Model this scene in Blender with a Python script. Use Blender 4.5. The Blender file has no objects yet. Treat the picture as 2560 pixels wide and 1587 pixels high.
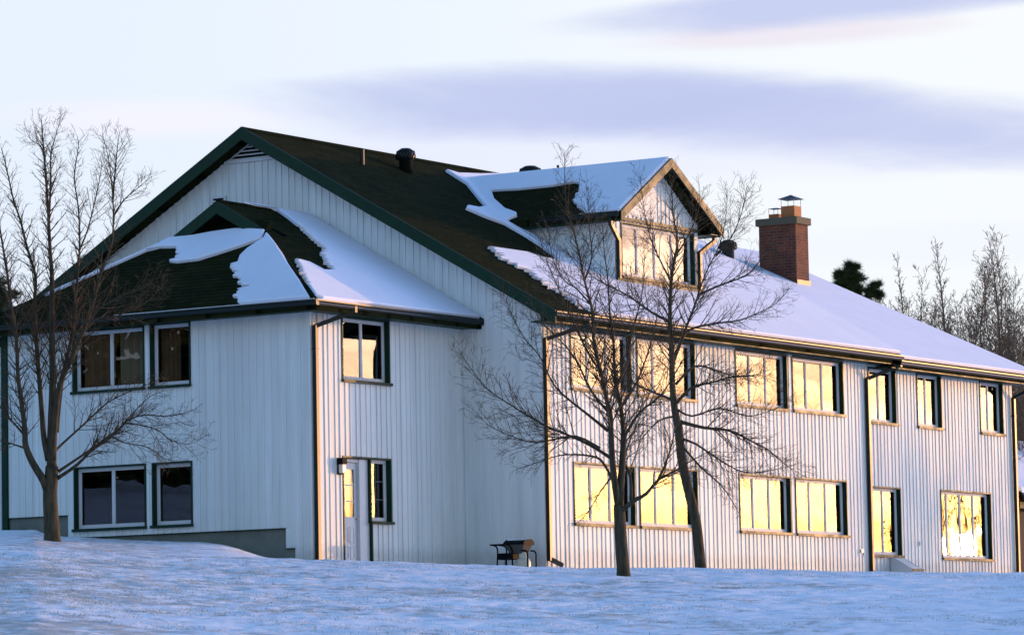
import bpy, bmesh, math, random
from math import sin, cos, tan, atan2, sqrt, radians, pi, exp, floor
from mathutils import Vector, Matrix, noise
from mathutils.geometry import tessellate_polygon

SC = bpy.context.scene
COL = SC.collection
V = Vector

# ------------------------------------------------------------------ camera
CAM = V((-70.93, -44.92, -2.54))
YAW, PIT, ROL, FPX = 0.57180641, 0.09281978, -0.01894879, 9944.67
PW, PH = 2560.0, 1587.0
FWD = V((cos(YAW)*cos(PIT), sin(YAW)*cos(PIT), sin(PIT)))
_r = V((sin(YAW), -cos(YAW), 0)); _u = _r.cross(FWD)
RGT = cos(ROL)*_r + sin(ROL)*_u
UPV = -sin(ROL)*_r + cos(ROL)*_u
HF = V((cos(YAW), sin(YAW), 0)); HR = V((sin(YAW), -cos(YAW), 0))

cam = bpy.data.cameras.new("camera"); cam_o = bpy.data.objects.new("camera", cam); COL.objects.link(cam_o)
m = Matrix.Identity(4)
for i in range(3):
    m[i][0] = RGT[i]; m[i][1] = UPV[i]; m[i][2] = -FWD[i]; m[i][3] = CAM[i]
cam_o.matrix_world = m
cam.sensor_width = 36.0; cam.lens = FPX/PW*36.0
cam.clip_start = 1.0; cam.clip_end = 6000.0
SC.camera = cam_o

# ------------------------------------------------------------------ light
SUN_DIR = V((0.8953, -0.4442, 0.0324)).normalized()
SUN_EL = math.asin(SUN_DIR.z)
SKY_ROT = atan2(SUN_DIR.x, SUN_DIR.y)
sun = bpy.data.lights.new("sun", 'SUN'); sun_o = bpy.data.objects.new("sun", sun); COL.objects.link(sun_o)
sun.energy = 1.65; sun.angle = radians(0.55); sun.color = (1.0, 0.49, 0.18)
sun_o.rotation_euler = (-SUN_DIR).to_track_quat('-Z', 'Y').to_euler()
sun_o.location = (60, -40, 30)

SC.view_settings.view_transform = 'Standard'; SC.view_settings.look = 'None'
SC.view_settings.gamma = 1.0; SC.view_settings.use_curve_mapping = False
SC.view_settings.exposure = 1.25

world = bpy.data.worlds.new("World"); SC.world = world; world.use_nodes = True
SKY_STR = 0.15; SKY_GAIN = 2.06

class NT:
    """small helper to write node trees"""
    def __init__(s, tree): s.t = tree; s.n = tree.nodes; s.l = tree.links
    def node(s, typ, **kw):
        n = s.n.new(typ)
        for k, v in kw.items(): setattr(n, k, v)
        return n
    def link(s, a, b): s.l.new(a, b)
    def val(s, sock, v):
        if hasattr(v, 'is_output'): s.l.new(v, sock)
        else: sock.default_value = v
    def math(s, op, a, b=0.0, c=0.0, clamp=False):
        n = s.node('ShaderNodeMath', operation=op); n.use_clamp = clamp
        s.val(n.inputs[0], a); s.val(n.inputs[1], b)
        if len(n.inputs) > 2: s.val(n.inputs[2], c)
        return n.outputs[0]
    def vmath(s, op, a, b=(0, 0, 0)):
        n = s.node('ShaderNodeVectorMath', operation=op)
        s.val(n.inputs[0], a); s.val(n.inputs[1], b)
        return n.outputs['Value'] if op in ('DOT_PRODUCT', 'LENGTH') else n.outputs['Vector']
    def mix(s, fac, a, b, blend='MIX'):
        n = s.node('ShaderNodeMix', data_type='RGBA', blend_type=blend)
        s.val(n.inputs[0], fac); s.val(n.inputs[6], a); s.val(n.inputs[7], b)
        return n.outputs[2]
    def noise(s, vec, scale, detail=4.0, rough=0.55, dist=0.0, dim='3D'):
        n = s.node('ShaderNodeTexNoise', noise_dimensions=dim)
        if vec is not None: s.link(vec, n.inputs['Vector'])
        n.inputs['Scale'].default_value = scale; n.inputs['Detail'].default_value = detail
        n.inputs['Roughness'].default_value = rough; n.inputs['Distortion'].default_value = dist
        return n.outputs['Fac']
    def ramp(s, fac, stops):
        n = s.node('ShaderNodeValToRGB'); s.link(fac, n.inputs[0])
        e = n.color_ramp.elements
        while len(e) < len(stops): e.new(0.5)
        for el, (p, c) in zip(e, stops):
            el.position = p; el.color = c if len(c) == 4 else (*c, 1)
        return n.outputs[0]
    def smooth(s, v, a, b, lo=0.0, hi=1.0):
        n = s.node('ShaderNodeMapRange', interpolation_type='SMOOTHSTEP')
        s.val(n.inputs['Value'], v)
        n.inputs['From Min'].default_value = a; n.inputs['From Max'].default_value = b
        n.inputs['To Min'].default_value = lo; n.inputs['To Max'].default_value = hi
        return n.outputs[0]
    def scale(s, vec, sc):
        n = s.node('ShaderNodeMapping'); s.link(vec, n.inputs['Vector'])
        n.inputs['Scale'].default_value = sc
        return n.outputs['Vector']

def build_world():
    w = NT(world.node_tree)
    for n in list(w.n): w.n.remove(n)
    out = w.node('ShaderNodeOutputWorld'); bg = w.node('ShaderNodeBackground')
    w.link(bg.outputs[0], out.inputs[0])
    sky = w.node('ShaderNodeTexSky', sky_type='NISHITA')
    sky.sun_disc = False; sky.sun_elevation = SUN_EL; sky.sun_rotation = SKY_ROT
    sky.air_density = 1.0; sky.dust_density = 1.0; sky.ozone_density = 2.0; sky.altitude = 200
    tc = w.node('ShaderNodeTexCoord'); d = tc.outputs['Generated']
    x = w.vmath('DOT_PRODUCT', d, tuple(HR)); y = w.vmath('DOT_PRODUCT', d, tuple(HF))
    z = w.vmath('DOT_PRODUCT', d, (0, 0, 1))
    az = w.math('MULTIPLY', w.math('ARCTAN2', x, y), 180/pi)          # degrees of azimuth clockwise from the house
    el = w.math('MULTIPLY', w.math('ARCSINE', z), 180/pi)             # degrees of elevation
    ae = w.node('ShaderNodeCombineXYZ'); w.link(az, ae.inputs[0]); w.link(el, ae.inputs[1])
    nz = w.noise(w.scale(ae.outputs[0], (0.16, 0.75, 1)), 1.0, 5, 0.55, 0.6)
    nz2 = w.noise(w.scale(ae.outputs[0], (0.5, 1.6, 1)), 1.0, 4, 0.6, 0.3)
    nn = w.math('ADD', w.math('MULTIPLY', w.math('SUBTRACT', nz, 0.5), 1.5), w.math('MULTIPLY', w.math('SUBTRACT', nz2, 0.5), 0.55))
    def bank(ca, ce, ra, re, tilt, soft0=1.35, soft1=0.1):
        da = w.math('SUBTRACT', az, ca)
        de = w.math('SUBTRACT', w.math('SUBTRACT', el, ce), w.math('MULTIPLY', da, tilt))
        r2 = w.math('ADD', w.math('POWER', w.math('ABSOLUTE', w.math('DIVIDE', da, ra)), 2.0),
                    w.math('POWER', w.math('ABSOLUTE', w.math('DIVIDE', de, re)), 2.0))
        r2 = w.math('ADD', r2, nn)
        return w.smooth(r2, soft0, soft1)
    # direct sky light, balanced the way the cold evening photograph is
    sky_c = w.mix(1.0, sky.outputs[0], (SKY_GAIN*0.92, SKY_GAIN*1.14, SKY_GAIN*1.48, 1), 'MULTIPLY')
    cs = w.vmath('DOT_PRODUCT', d, tuple(SUN_DIR))
    glow = w.smooth(cs, cos(radians(52)), cos(radians(14)))
    low = w.math('MULTIPLY', w.smooth(el, 21.0, 10.5), w.math('SUBTRACT', 1.0, glow))
    low = w.math('MULTIPLY', low, w.smooth(el, -1.0, 0.5))
    pale = w.mix(w.smooth(az, -8.0, 8.0), (2.26, 2.50, 2.86, 1), (2.64, 2.74, 2.84, 1))
    pale = w.mix(w.smooth(az, 12.0, 40.0), pale, (3.1, 2.55, 2.0, 1))          # the sunset side is creamier
    col = w.mix(low, sky_c, pale)
    warm = w.mix(1.0, sky.outputs[0], (SKY_GAIN*1.4, SKY_GAIN*1.60, SKY_GAIN*2.7, 1), 'MULTIPLY')
    streak = w.noise(w.scale(ae.outputs[0], (0.10, 0.85, 1)), 1.0, 5, 0.6, 0.8)
    warm = w.mix(1.0, warm, w.ramp(streak, [(.32, (.40, .36, .33)), (.62, (1.6, 1.6, 1.6))]), 'MULTIPLY')
    core = w.smooth(cs, cos(radians(40)), cos(radians(10)))
    warm = w.mix(core, warm, w.mix(1.0, warm, (1.0, 1.3, 2.4, 1), 'ADD'))
    col = w.mix(glow, col, warm)
    lav = (1.48, 1.65, 2.44, 1); pink = (2.35, 2.08, 2.40, 1)
    col = w.mix(w.math('MULTIPLY', bank(-5.2, 8.25, 2.6, 0.32, 0.0), 0.55), col, (2.75, 2.6, 2.95, 1))
    col = w.mix(w.math('MULTIPLY', bank(2.6, 7.7, 7.0, 0.50, -0.02), 0.45), col, (2.2, 2.25, 2.85, 1))
    col = w.mix(w.math('MULTIPLY', bank(0.9, 8.42, 4.7, 0.55, -0.015), 0.9), col, lav)
    col = w.mix(w.math('MULTIPLY', bank(4.6, 8.02, 4.6, 0.62, -0.10), 0.85), col, lav)
    col = w.mix(w.math('MULTIPLY', bank(4.2, 9.30, 2.6, 0.22, 0.03), 0.6), col, pink)
    col = w.mix(w.math('MULTIPLY', bank(5.0, 9.75, 4.4, 0.36, 0.06), 0.85), col, lav)
    col = w.mix(w.math('MULTIPLY', bank(6.5, 6.2, 2.6, 0.35, 0.0), 0.08), col, lav)
    w.link(col, bg.inputs[0]); bg.inputs[1].default_value = SKY_STR
build_world()

# ------------------------------------------------------------------ helpers
def ray(x, y):
    return FWD + RGT*((x-PW/2)/FPX) - UPV*((y-PH/2)/FPX)
def on_plane(x, y, n, k):
    """point of the plane n.p = k seen in that direction"""
    v = ray(x, y); n = V(n)
    return CAM + v*((k - n.dot(CAM))/n.dot(v))

class MB:
    """collects polygons of one mesh"""
    def __init__(s): s.v = []; s.f = []; s.uv = {}
    def poly(s, pts, uv=None):
        i = len(s.v); s.v += [tuple(p) for p in pts]; s.f.append(tuple(range(i, i+len(pts))))
        if uv: s.uv[len(s.f)-1] = uv
    def box(s, x0, x1, y0, y1, z0, z1, fr=None):
        c = [V((x, y, z)) for x in (x0, x1) for y in (y0, y1) for z in (z0, z1)]
        if fr: c = [fr(*p) for p in c]
        i = len(s.v); s.v += [tuple(p) for p in c]
        for q in ((0, 1, 3, 2), (4, 6, 7, 5), (0, 4, 5, 1), (2, 3, 7, 6), (0, 2, 6, 4), (1, 5, 7, 3)):
            s.f.append(tuple(i+k for k in q))
    def prism(s, prof, off):
        """profile (list of points) swept by the vector off, closed"""
        off = V(off); i = len(s.v); n = len(prof)
        s.v += [tuple(V(p)) for p in prof] + [tuple(V(p)+off) for p in prof]
        s.f.append(tuple(range(i, i+n))); s.f.append(tuple(range(i+2*n-1, i+n-1, -1)))
        for k in range(n):
            s.f.append((i+k, i+(k+1) % n, i+n+(k+1) % n, i+n+k))
    def tube(s, path, radii, sides=6, cap=True):
        path = [V(p) for p in path]; n = len(path); base = len(s.v)
        t0 = (path[1]-path[0]).normalized()
        a = t0.orthogonal().normalized()
        for i, p in enumerate(path):
            t = (path[min(i+1, n-1)]-path[max(i-1, 0)])
            if t.length < 1e-9: t = t0
            t.normalize()
            a = (a - t*a.dot(t))
            if a.length < 1e-6: a = t.orthogonal()
            a.normalize(); b = t.cross(a)
            r = radii[i] if hasattr(radii, '__len__') else radii
            for k in range(sides):
                an = 2*pi*k/sides
                q = p + a*(r*cos(an)) + b*(r*sin(an)); s.v.append((q.x, q.y, q.z))
        for i in range(n-1):
            for k in range(sides):
                k2 = (k+1) % sides; o = base+i*sides
                s.f.append((o+k, o+k2, o+sides+k2, o+sides+k))
        if cap:
            s.f.append(tuple(base+k for k in range(sides-1, -1, -1)))
            o = base+(n-1)*sides; s.f.append(tuple(o+k for k in range(sides)))
    def lathe(s, prof, c, sides=20, axis=V((0, 0, 1))):
        c = V(c); base = len(s.v)
        for r, z in prof:
            for k in range(sides):
                an = 2*pi*k/sides; s.v.append((c.x+r*cos(an), c.y+r*sin(an), c.z+z))
        for i in range(len(prof)-1):
            for k in range(sides):
                k2 = (k+1) % sides; o = base+i*sides
                s.f.append((o+k, o+k2, o+sides+k2, o+sides+k))
        s.f.append(tuple(base+k for k in range(sides-1, -1, -1)))
        o = base+(len(prof)-1)*sides; s.f.append(tuple(o+k for k in range(sides)))
    def build(s, name, mat, parent=None, smooth=False, bevel=0.0, fix=False):
        me = bpy.data.meshes.new(name); me.from_pydata(s.v, [], s.f); me.update()
        if s.uv:
            l = me.uv_layers.new(name='UVMap')
            for fi, uv in s.uv.items():
                for li, q in zip(me.polygons[fi].loop_indices, uv): l.data[li].uv = q
        if fix:
            bm = bmesh.new(); bm.from_mesh(me)
            bmesh.ops.recalc_face_normals(bm, faces=bm.faces); bm.to_mesh(me); bm.free()
        me.materials.append(mat)
        if smooth: me.polygons.foreach_set('use_smooth', [True]*len(me.polygons))
        o = bpy.data.objects.new(name, me); COL.objects.link(o)
        if bevel:
            b = o.modifiers.new('bevel', 'BEVEL'); b.width = bevel; b.segments = 2; b.limit_method = 'ANGLE'
        if parent: o.parent = parent
        return o

def tag(o, label=None, cat=None, group=None, kind=None):
    if label: o['label'] = label
    if cat: o['category'] = cat
    if group: o['group'] = group
    if kind: o['kind'] = kind
    return o
def thing(name, label, cat, loc=(0, 0, 0), group=None):
    o = bpy.data.objects.new(name, None); COL.objects.link(o); o.location = loc
    o.empty_display_size = 0.3
    return tag(o, label, cat, group)

# ------------------------------------------------------------------ materials
MATS = {}
def mat(name, color=(.5, .5, .5), rough=.6, metal=0.0, spec=.5, fn=None):
    m = bpy.data.materials.new(name); m.use_nodes = True
    b = m.node_tree.nodes['Principled BSDF']
    b.inputs['Base Color'].default_value = (*color, 1); b.inputs['Roughness'].default_value = rough
    b.inputs['Metallic'].default_value = metal; b.inputs['Specular IOR Level'].default_value = spec
    if fn: fn(NT(m.node_tree), b)
    MATS[name] = m
    return m
def bump(w, b, h, strength, dist):
    n = w.node('ShaderNodeBump'); n.inputs['Strength'].default_value = strength; n.inputs['Distance'].default_value = dist
    w.link(h, n.inputs['Height']); w.link(n.outputs[0], b.inputs['Normal'])
def obj_co(w): return w.node('ShaderNodeTexCoord').outputs['Object']

def f_paint(w, b):                         # white siding paint: vertical weathering, faint grime
    co = obj_co(w)
    n = w.noise(w.scale(co, (5, 5, .5)), 1.0, 5, .6)
    n2 = w.noise(w.scale(co, (.5, .5, .35)), 1.0, 4, .6)
    c = w.ramp(n, [(.25, (.615, .67, .635)), (.7, (.73, .785, .75))])
    c = w.mix(w.smooth(n2, .62, .35), c, (.66, .695, .66, 1))
    sx = w.node('ShaderNodeSeparateXYZ'); w.link(co, sx.inputs[0])
    bd = w.math('FLOOR', w.math('DIVIDE', w.math('ADD', sx.outputs[0], w.math('MULTIPLY', sx.outputs[1], 1.37)), .185))
    wn = w.node('ShaderNodeTexWhiteNoise', noise_dimensions='1D'); w.link(bd, wn.inputs['W'])
    c = w.mix(1.0, c, w.ramp(wn.outputs['Value'], [(0, (.93, .935, .93)), (1, (1.03, 1.03, 1.03))]), 'MULTIPLY')
    drip = w.noise(w.scale(co, (9, 9, .35)), 1.0, 6, .7)
    c = w.mix(w.smooth(drip, .60, .80, 0, .38), c, (.40, .42, .37, 1))
    spl = w.math('ADD', w.smooth(sx.outputs[2], .75, .05), w.math('SUBTRACT', w.noise(co, 5, 5, .7), .75))
    c = w.mix(w.math('MULTIPLY', w.smooth(spl, 0, .7), .35), c, (.33, .32, .27, 1))
    w.link(c, b.inputs['Base Color'])
    bump(w, b, w.noise(w.scale(co, (60, 60, 4)), 1.0, 4, .6), .18, .004)
mat('siding_paint', rough=.62, spec=.3, fn=f_paint)
mat('white_trim', (.60, .63, .62), .6, spec=.15)
def f_green(w, b):
    n = w.noise(obj_co(w), 3.0, 5, .6)
    w.link(w.ramp(n, [(.3, (.003, .024, .011)), (.7, (.006, .036, .018))]), b.inputs['Base Color'])
    w.link(w.smooth(n, .3, .7, .42, .58), b.inputs['Roughness'])
mat('green_trim', spec=.17, fn=f_green)
mat('dark_metal', (.006, .012, .009), .40, spec=.27)
def f_shingle(w, b):
    uv = w.node('ShaderNodeTexCoord').outputs['UV']
    br = w.node('ShaderNodeTexBrick'); w.link(uv, br.inputs['Vector'])
    br.inputs['Scale'].default_value = 1.0; br.inputs['Brick Width'].default_value = .32; br.inputs['Row Height'].default_value = .14
    br.inputs['Mortar Size'].default_value = .006; br.inputs['Mortar Smooth'].default_value = .3; br.inputs['Bias'].default_value = 0
    br.inputs['Color1'].default_value = (.012, .017, .007, 1); br.inputs['Color2'].default_value = (.020, .023, .010, 1)
    br.inputs['Mortar'].default_value = (.005, .005, .004, 1)
    n = w.noise(uv, 1.3, 6, .65); g = w.noise(uv, 60, 3, .7)
    c = w.mix(.6, br.outputs[0], w.ramp(n, [(.3, (.55, .55, .6)), (.7, (1.35, 1.25, 1.05))]), 'MULTIPLY')
    c = w.mix(.5, c, w.ramp(g, [(.3, (.5, .5, .5)), (.7, (1.5, 1.5, 1.5))]), 'MULTIPLY')
    w.link(c, b.inputs['Base Color'])
    sx = w.node('ShaderNodeSeparateXYZ'); w.link(uv, sx.inputs[0])
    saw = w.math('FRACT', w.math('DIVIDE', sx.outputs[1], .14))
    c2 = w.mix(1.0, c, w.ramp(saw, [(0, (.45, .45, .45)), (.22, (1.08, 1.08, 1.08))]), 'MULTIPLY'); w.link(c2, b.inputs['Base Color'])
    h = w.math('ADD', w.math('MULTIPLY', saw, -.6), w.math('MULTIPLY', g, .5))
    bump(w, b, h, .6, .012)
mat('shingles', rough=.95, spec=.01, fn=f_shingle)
def f_snow(w, b):
    co = obj_co(w)
    n = w.noise(co, 1.1, 6, .6)
    w.link(w.ramp(n, [(.3, (.71, .77, .84)), (.7, (.77, .82, .88))]), b.inputs['Base Color'])
    bump(w, b, w.noise(co, 9, 5, .65), .25, .02)
mat('roof_snow', rough=.65, spec=.25, fn=f_snow)
def f_gsnow(w, b):                         # trodden snow with dead lawn showing through thin places
    co = obj_co(w)
    n = w.noise(w.scale(co, (1, 1, 3)), 2.6, 8, .68)
    big = w.noise(co, .16, 3, .5)
    fine = w.noise(co, 17, 4, .7)
    sn = w.ramp(w.noise(co, 1.4, 6, .65), [(.3, (.69, .75, .80)), (.7, (.83, .87, .90))])
    side = w.vmath('DOT_PRODUCT', w.vmath('SUBTRACT', co, tuple(CAM)), tuple(HR))
    dist = w.vmath('DOT_PRODUCT', w.vmath('SUBTRACT', co, tuple(CAM)), tuple(HF))
    worn = w.math('ADD', w.smooth(side, 4.0, -8.0, 0, .125), w.smooth(dist, 66.0, 46.0, -.02, .045))
    n = w.math('ADD', n, worn)
    thin = w.math('ADD', w.math('ADD', n, w.math('MULTIPLY', w.math('SUBTRACT', big, .5), .7)), w.math('MULTIPLY', w.math('SUBTRACT', fine, .5), .35))
    gr = w.ramp(fine, [(.3, (.17, .15, .10)), (.7, (.48, .43, .34))])
    c = w.mix(w.smooth(thin, .55, .76, 0, .72), sn, gr)
    w.link(c, b.inputs['Base Color'])
    bump(w, b, w.noise(co, 14, 6, .7), .5, .03)
mat('ground_snow', rough=.7, spec=.2, fn=f_gsnow)
def f_conc(w, b):
    co = obj_co(w); n = w.noise(co, 1.6, 7, .65)
    w.link(w.ramp(n, [(.3, (.105, .125, .105)), (.7, (.18, .20, .165))]), b.inputs['Base Color'])
    bump(w, b, w.noise(co, 30, 5, .6), .3, .006)
mat('concrete', rough=.9, spec=.2, fn=f_conc)
def f_brick(w, b):
    g = w.node('ShaderNodeTexCoord').outputs['UV']
    br = w.node('ShaderNodeTexBrick'); w.link(g, br.inputs['Vector'])
    br.inputs['Scale'].default_value = 1.0; br.inputs['Brick Width'].default_value = .215; br.inputs['Row Height'].default_value = .078
    br.inputs['Mortar Size'].default_value = .009; br.inputs['Bias'].default_value = -.1
    br.inputs['Color1'].default_value = (.135, .037, .018, 1); br.inputs['Color2'].default_value = (.070, .026, .015, 1)
    br.inputs['Mortar'].default_value = (.115, .085, .062, 1)
    n = w.noise(g, 3.0, 5, .6)
    c = w.mix(.7, br.outputs[0], w.ramp(n, [(.3, (.5, .5, .5)), (.7, (1.3, 1.3, 1.3))]), 'MULTIPLY')
    w.link(c, b.inputs['Base Color'])
    bump(w, b, w.math('SUBTRACT', 1.0, br.outputs[1]), .8, .012)
mat('brick', rough=.85, spec=.25, fn=f_brick)
mat('clay', (.30, .11, .03), .75)
mat('cap_concrete', (.072, .068, .040), .85)
mat('copper_flashing', (.42, .30, .15), .6, .2)
def f_bark(w, b):
    co = obj_co(w); n = w.noise(w.scale(co, (14, 14, 3.2)), 1.0, 6, .65)
    w.link(w.ramp(n, [(.3, (.022, .019, .011)), (.72, (.088, .076, .047))]), b.inputs['Base Color'])
    bump(w, b, n, .9, .02)
mat('bark', rough=.9, spec=.2, fn=f_bark)
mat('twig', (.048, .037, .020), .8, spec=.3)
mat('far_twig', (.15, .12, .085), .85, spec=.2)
def f_needle(w, b):
    n = w.noise(obj_co(w), 2.0, 4, .6)
    w.link(w.ramp(n, [(.3, (.020, .038, .012)), (.7, (.085, .115, .035))]), b.inputs['Base Color'])
mat('needles', rough=.8, spec=.2, fn=f_needle)
mat('black_metal', (.006, .007, .008), .6, spec=.04)
mat('grill_steel', (.07, .068, .062), .7, spec=.1)
mat('tank_paint', (.46, .47, .36), .45)
mat('lamp_glass', (.55, .55, .48), .25)
mat('blind_fabric', (.52, .42, .30), .9, spec=.1)
mat('curtain_fabric', (.42, .25, .14), .9, spec=.1)
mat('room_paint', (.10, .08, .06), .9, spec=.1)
mat('steel_wire', (.35, .36, .36), .35, .8)
mat('dead_grass', (.40, .35, .22), .9, spec=.1)
mat('stone', (.42, .36, .27), .9)

def glass_mat(name, ior, warp):
    m = bpy.data.materials.new(name); m.use_nodes = True; w = NT(m.node_tree)
    for n in list(w.n): w.n.remove(n)
    out = w.node('ShaderNodeOutputMaterial'); mx = w.node('ShaderNodeMixShader')
    tr = w.node('ShaderNodeBsdfTransparent'); tr.inputs[0].default_value = (.62, .66, .64, 1)
    gl = w.node('ShaderNodeBsdfGlossy'); gl.inputs['Roughness'].default_value = .006; gl.inputs['Color'].default_value = (1, 1, 1, 1)
    fr = w.node('ShaderNodeFresnel'); fr.inputs['IOR'].default_value = ior
    bp = w.node('ShaderNodeBump'); bp.inputs['Strength'].default_value = 1.0; bp.inputs['Distance'].default_value = warp
    w.link(w.noise(w.scale(obj_co(w), (1.6, 1.6, 1.1)), 1.0, 1, .5), bp.inputs['Height'])
    w.link(bp.outputs[0], gl.inputs['Normal'])
    w.link(fr.outputs[0], mx.inputs[0]); w.link(tr.outputs[0], mx.inputs[1]); w.link(gl.outputs[0], mx.inputs[2])
    w.link(mx.outputs[0], out.inputs[0]); MATS[name] = m
glass_mat('glass', 1.66, .0022)
M = MATS

# ------------------------------------------------------------------ ground
def interp(t, tab):
    if t <= tab[0][0]: return tab[0][1]
    for (a, p), (b, q) in zip(tab, tab[1:]):
        if t <= b: return p + (q-p)*(t-a)/(b-a)
    return tab[-1][1]
CREST = [(-700, 1325), (0, 1356), (140, 1366), (330, 1386), (640, 1395), (783, 1399), (1100, 1410), (1364, 1417), (2000, 1426), (2560, 1434), (3400, 1444)]
BASE = [(-700, 1270), (-100, 1282), (20, 1290), (60, 1312), (105, 1340), (174, 1343), (330, 1351), (505, 1355), (560, 1362), (605, 1378), (650, 1395), (783, 1407), (1364, 1427), (2000, 1440), (2560, 1449), (3400, 1460)]
def _at(x, y, d):
    v = ray(x, y); v = V((v.x, v.y, 0)).normalized()*d; return CAM.x+v.x, CAM.y+v.y
MOUNDS = [(*_at(1559, 1437, 65.6), .02), (*_at(131, 1357, 76.0), .06), (*_at(1750, 1410, 76.5), .05)]
def soft(x, tab, w):
    return sum(k*interp(x+o*w, tab) for o, k in ((-1, .12), (-.6, .2), (-.25, .18), (.25, .18), (.6, .2), (1, .12)))
ZFOOT = -4.15; DCREST = 71.0
def slope_at(x, y):
    v = ray(x, y); return v.z/sqrt(v.x*v.x+v.y*v.y)
def col_of(a): return PW/2 + FPX*tan(max(-.12, min(.12, a)))
def house_dist(x):
    v = ray(max(-300, min(3000, x)), 1400); h = sqrt(v.x*v.x+v.y*v.y)
    if x < 783: return (-5.65-CAM.x)/v.x*h
    if x < 1364: return 84.5
    return max(84.0, (-.05-CAM.y)/v.y*h)
def lump(x, y):
    p = V((x, y, 0))
    a = noise.fractal(p*1.9, 1.0, 2.0, 4)*.028 + noise.noise(p*.45)*.035 + noise.fractal(p*6.5, 1.0, 2.0, 2)*.007
    return a
def ground_z(a, d, bumps=True):
    """height of the snow at bearing a (radians right of the view axis) and distance d"""
    x = col_of(a)
    zc = CAM.z + DCREST*slope_at(x, soft(x, CREST, 170))
    dh = house_dist(x); zb = CAM.z + dh*slope_at(x, soft(x, BASE, 26))
    if d <= DCREST:
        t = d/DCREST
        z = ZFOOT + (zc-ZFOOT)*(t + .10*t*(1-t)*(1-t))
    else:
        t = min(1.0, (d-DCREST)/(dh-DCREST)); t2 = t*t*(3-2*t)
        s = CAM.z + d*slope_at(x, soft(x, CREST, 170)) if t < 1 else 0
        z = zc + (zb-zc)*(.5*t+.5*t2)
    hx = CAM.x+HF.x*d*cos(a)+HR.x*d*sin(a)+50; hy_ = CAM.y+HF.y*d*cos(a)+HR.y*d*sin(a)-44
    if abs(hx) < 60 and abs(hy_) < 60: z += 3.9*exp(-(hx*hx+hy_*hy_)/(2*13.0**2))
    if bumps and 60 < d < 80:
        for bx, by_, am in MOUNDS:
            q2 = (hx-50+0-bx)**2+(hy_+44-by_)**2
            if q2 < 4: z += am*exp(-q2/(2*.38**2))
    if d > 250: z = z - (d-250)*.002
    if bumps:
        p = HF*(d*cos(a)) + HR*(d*sin(a)) + CAM
        k = 1.0 if d < DCREST else max(.35, 1-(d-DCREST)/6)
        if d < 140: z += lump(p.x, p.y)*k
    return z
def ground_xy(X, Y, bumps=True):
    q = V((X-CAM.x, Y-CAM.y, 0)); return ground_z(atan2(q.dot(HR), q.dot(HF)), q.length, bumps)

def build_ground():
    angs = [radians(a) for a in range(-180, -12, 3)]
    a = -10.5
    while a <= 10.5: angs.append(radians(a)); a += .055
    angs += [radians(a) for a in range(12, 181, 6)]
    ds = [.5, 4, 9, 15, 21, 26, 30, 33]
    d = 35.0
    while d < 92: ds.append(d); d += .16 if d < 78 else .4
    ds += [95, 100, 106, 114, 125, 150, 200, 300, 600, 1200, 3000]
    vs = []; fs = []
    n = len(ds)
    for a in angs:
        for d in ds:
            p = HF*(d*cos(a)) + HR*(d*sin(a)) + CAM
            vs.append((p.x, p.y, ground_z(a, d)))
    for i in range(len(angs)-1):
        for k in range(n-1):
            o = i*n+k; fs.append((o, o+n, o+n+1, o+1))
    me = bpy.data.meshes.new('ground'); me.from_pydata(vs, [], fs); me.materials.append(M['ground_snow'])
    me.polygons.foreach_set('use_smooth', [True]*len(me.polygons))
    o = bpy.data.objects.new('ground', me); COL.objects.link(o)
    tag(o, 'snow covered slope rising to the house', None, None, 'structure')
build_ground()

# ------------------------------------------------------------------ house
house = thing('house', 'long two storey white board house with green trim and snowy roofs', 'house')

def fr_y(y0):  # wall facing -Y : (u, w outward, z)
    return lambda u, w, z: V((u, y0-w, z))
def fr_x(x0):  # wall facing -X
    return lambda u, w, z: V((x0-w, u, z))

def wall(name, fr, u0, u1, zlo, zhi, openings, rng, top=None, label=None, battens=True, ztmax=None):
    """board and batten wall with real openings; zlo(u) and top(u) bound it"""
    mb = MB()
    us = sorted({u0, u1} | {o[0] for o in openings} | {o[1] for o in openings})
    zs = sorted({zlo, zhi} | {o[2] for o in openings} | {o[3] for o in openings})
    us = [u for u in us if u0 <= u <= u1]; zs = [z for z in zs if zlo <= z <= zhi]
    for a, b in zip(us, us[1:]):
        for c, d in zip(zs, zs[1:]):
            mu, mz = (a+b)/2, (c+d)/2
            if any(o[0] < mu < o[1] and o[2] < mz < o[3] for o in openings): continue
            mb.poly([fr(a, 0, c), fr(b, 0, c), fr(b, 0, d), fr(a, 0, d)])
    if top:
        mb.poly([fr(u, 0, z) for u, z in top])
    if battens:
        def ztop(u):
            if not top: return zhi
            hi = zhi
            for (ua, za), (ub, zb) in zip(top, top[1:]):
                if min(ua, ub) <= u <= max(ua, ub) and abs(ua-ub) > 1e-6:
                    hi = max(hi, za+(zb-za)*(u-ua)/(ub-ua))
            return hi
        u = u0+.10
        k = 0
        while u < u1-.06:
            hw = .024+rng.uniform(-.003, .003); th = .0198+rng.uniform(-.004, .003)
            segs = [(zlo, ztop(u)-.01)]
            for o in openings:
                if o[0]-.05 < u+hw and u-hw < o[1]+.05:
                    ns = []
                    for a, b in segs:
                        if o[3] <= a or o[2] >= b: ns.append((a, b)); continue
                        if o[2]-a > .04: ns.append((a, o[2]-.01))
                        if b-o[3] > .04: ns.append((o[3]+.01, b))
                    segs = ns
            for a, b in segs:
                mb.box(u-hw, u+hw, 0.0, th, a+.002, b, fr)
            k += 1
            u += (.165 if k % 2 else .205) + rng.uniform(-.008, .008)
    o = mb.build(name, M['siding_paint'], house)
    if label: o['label'] = label
    return o

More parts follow.
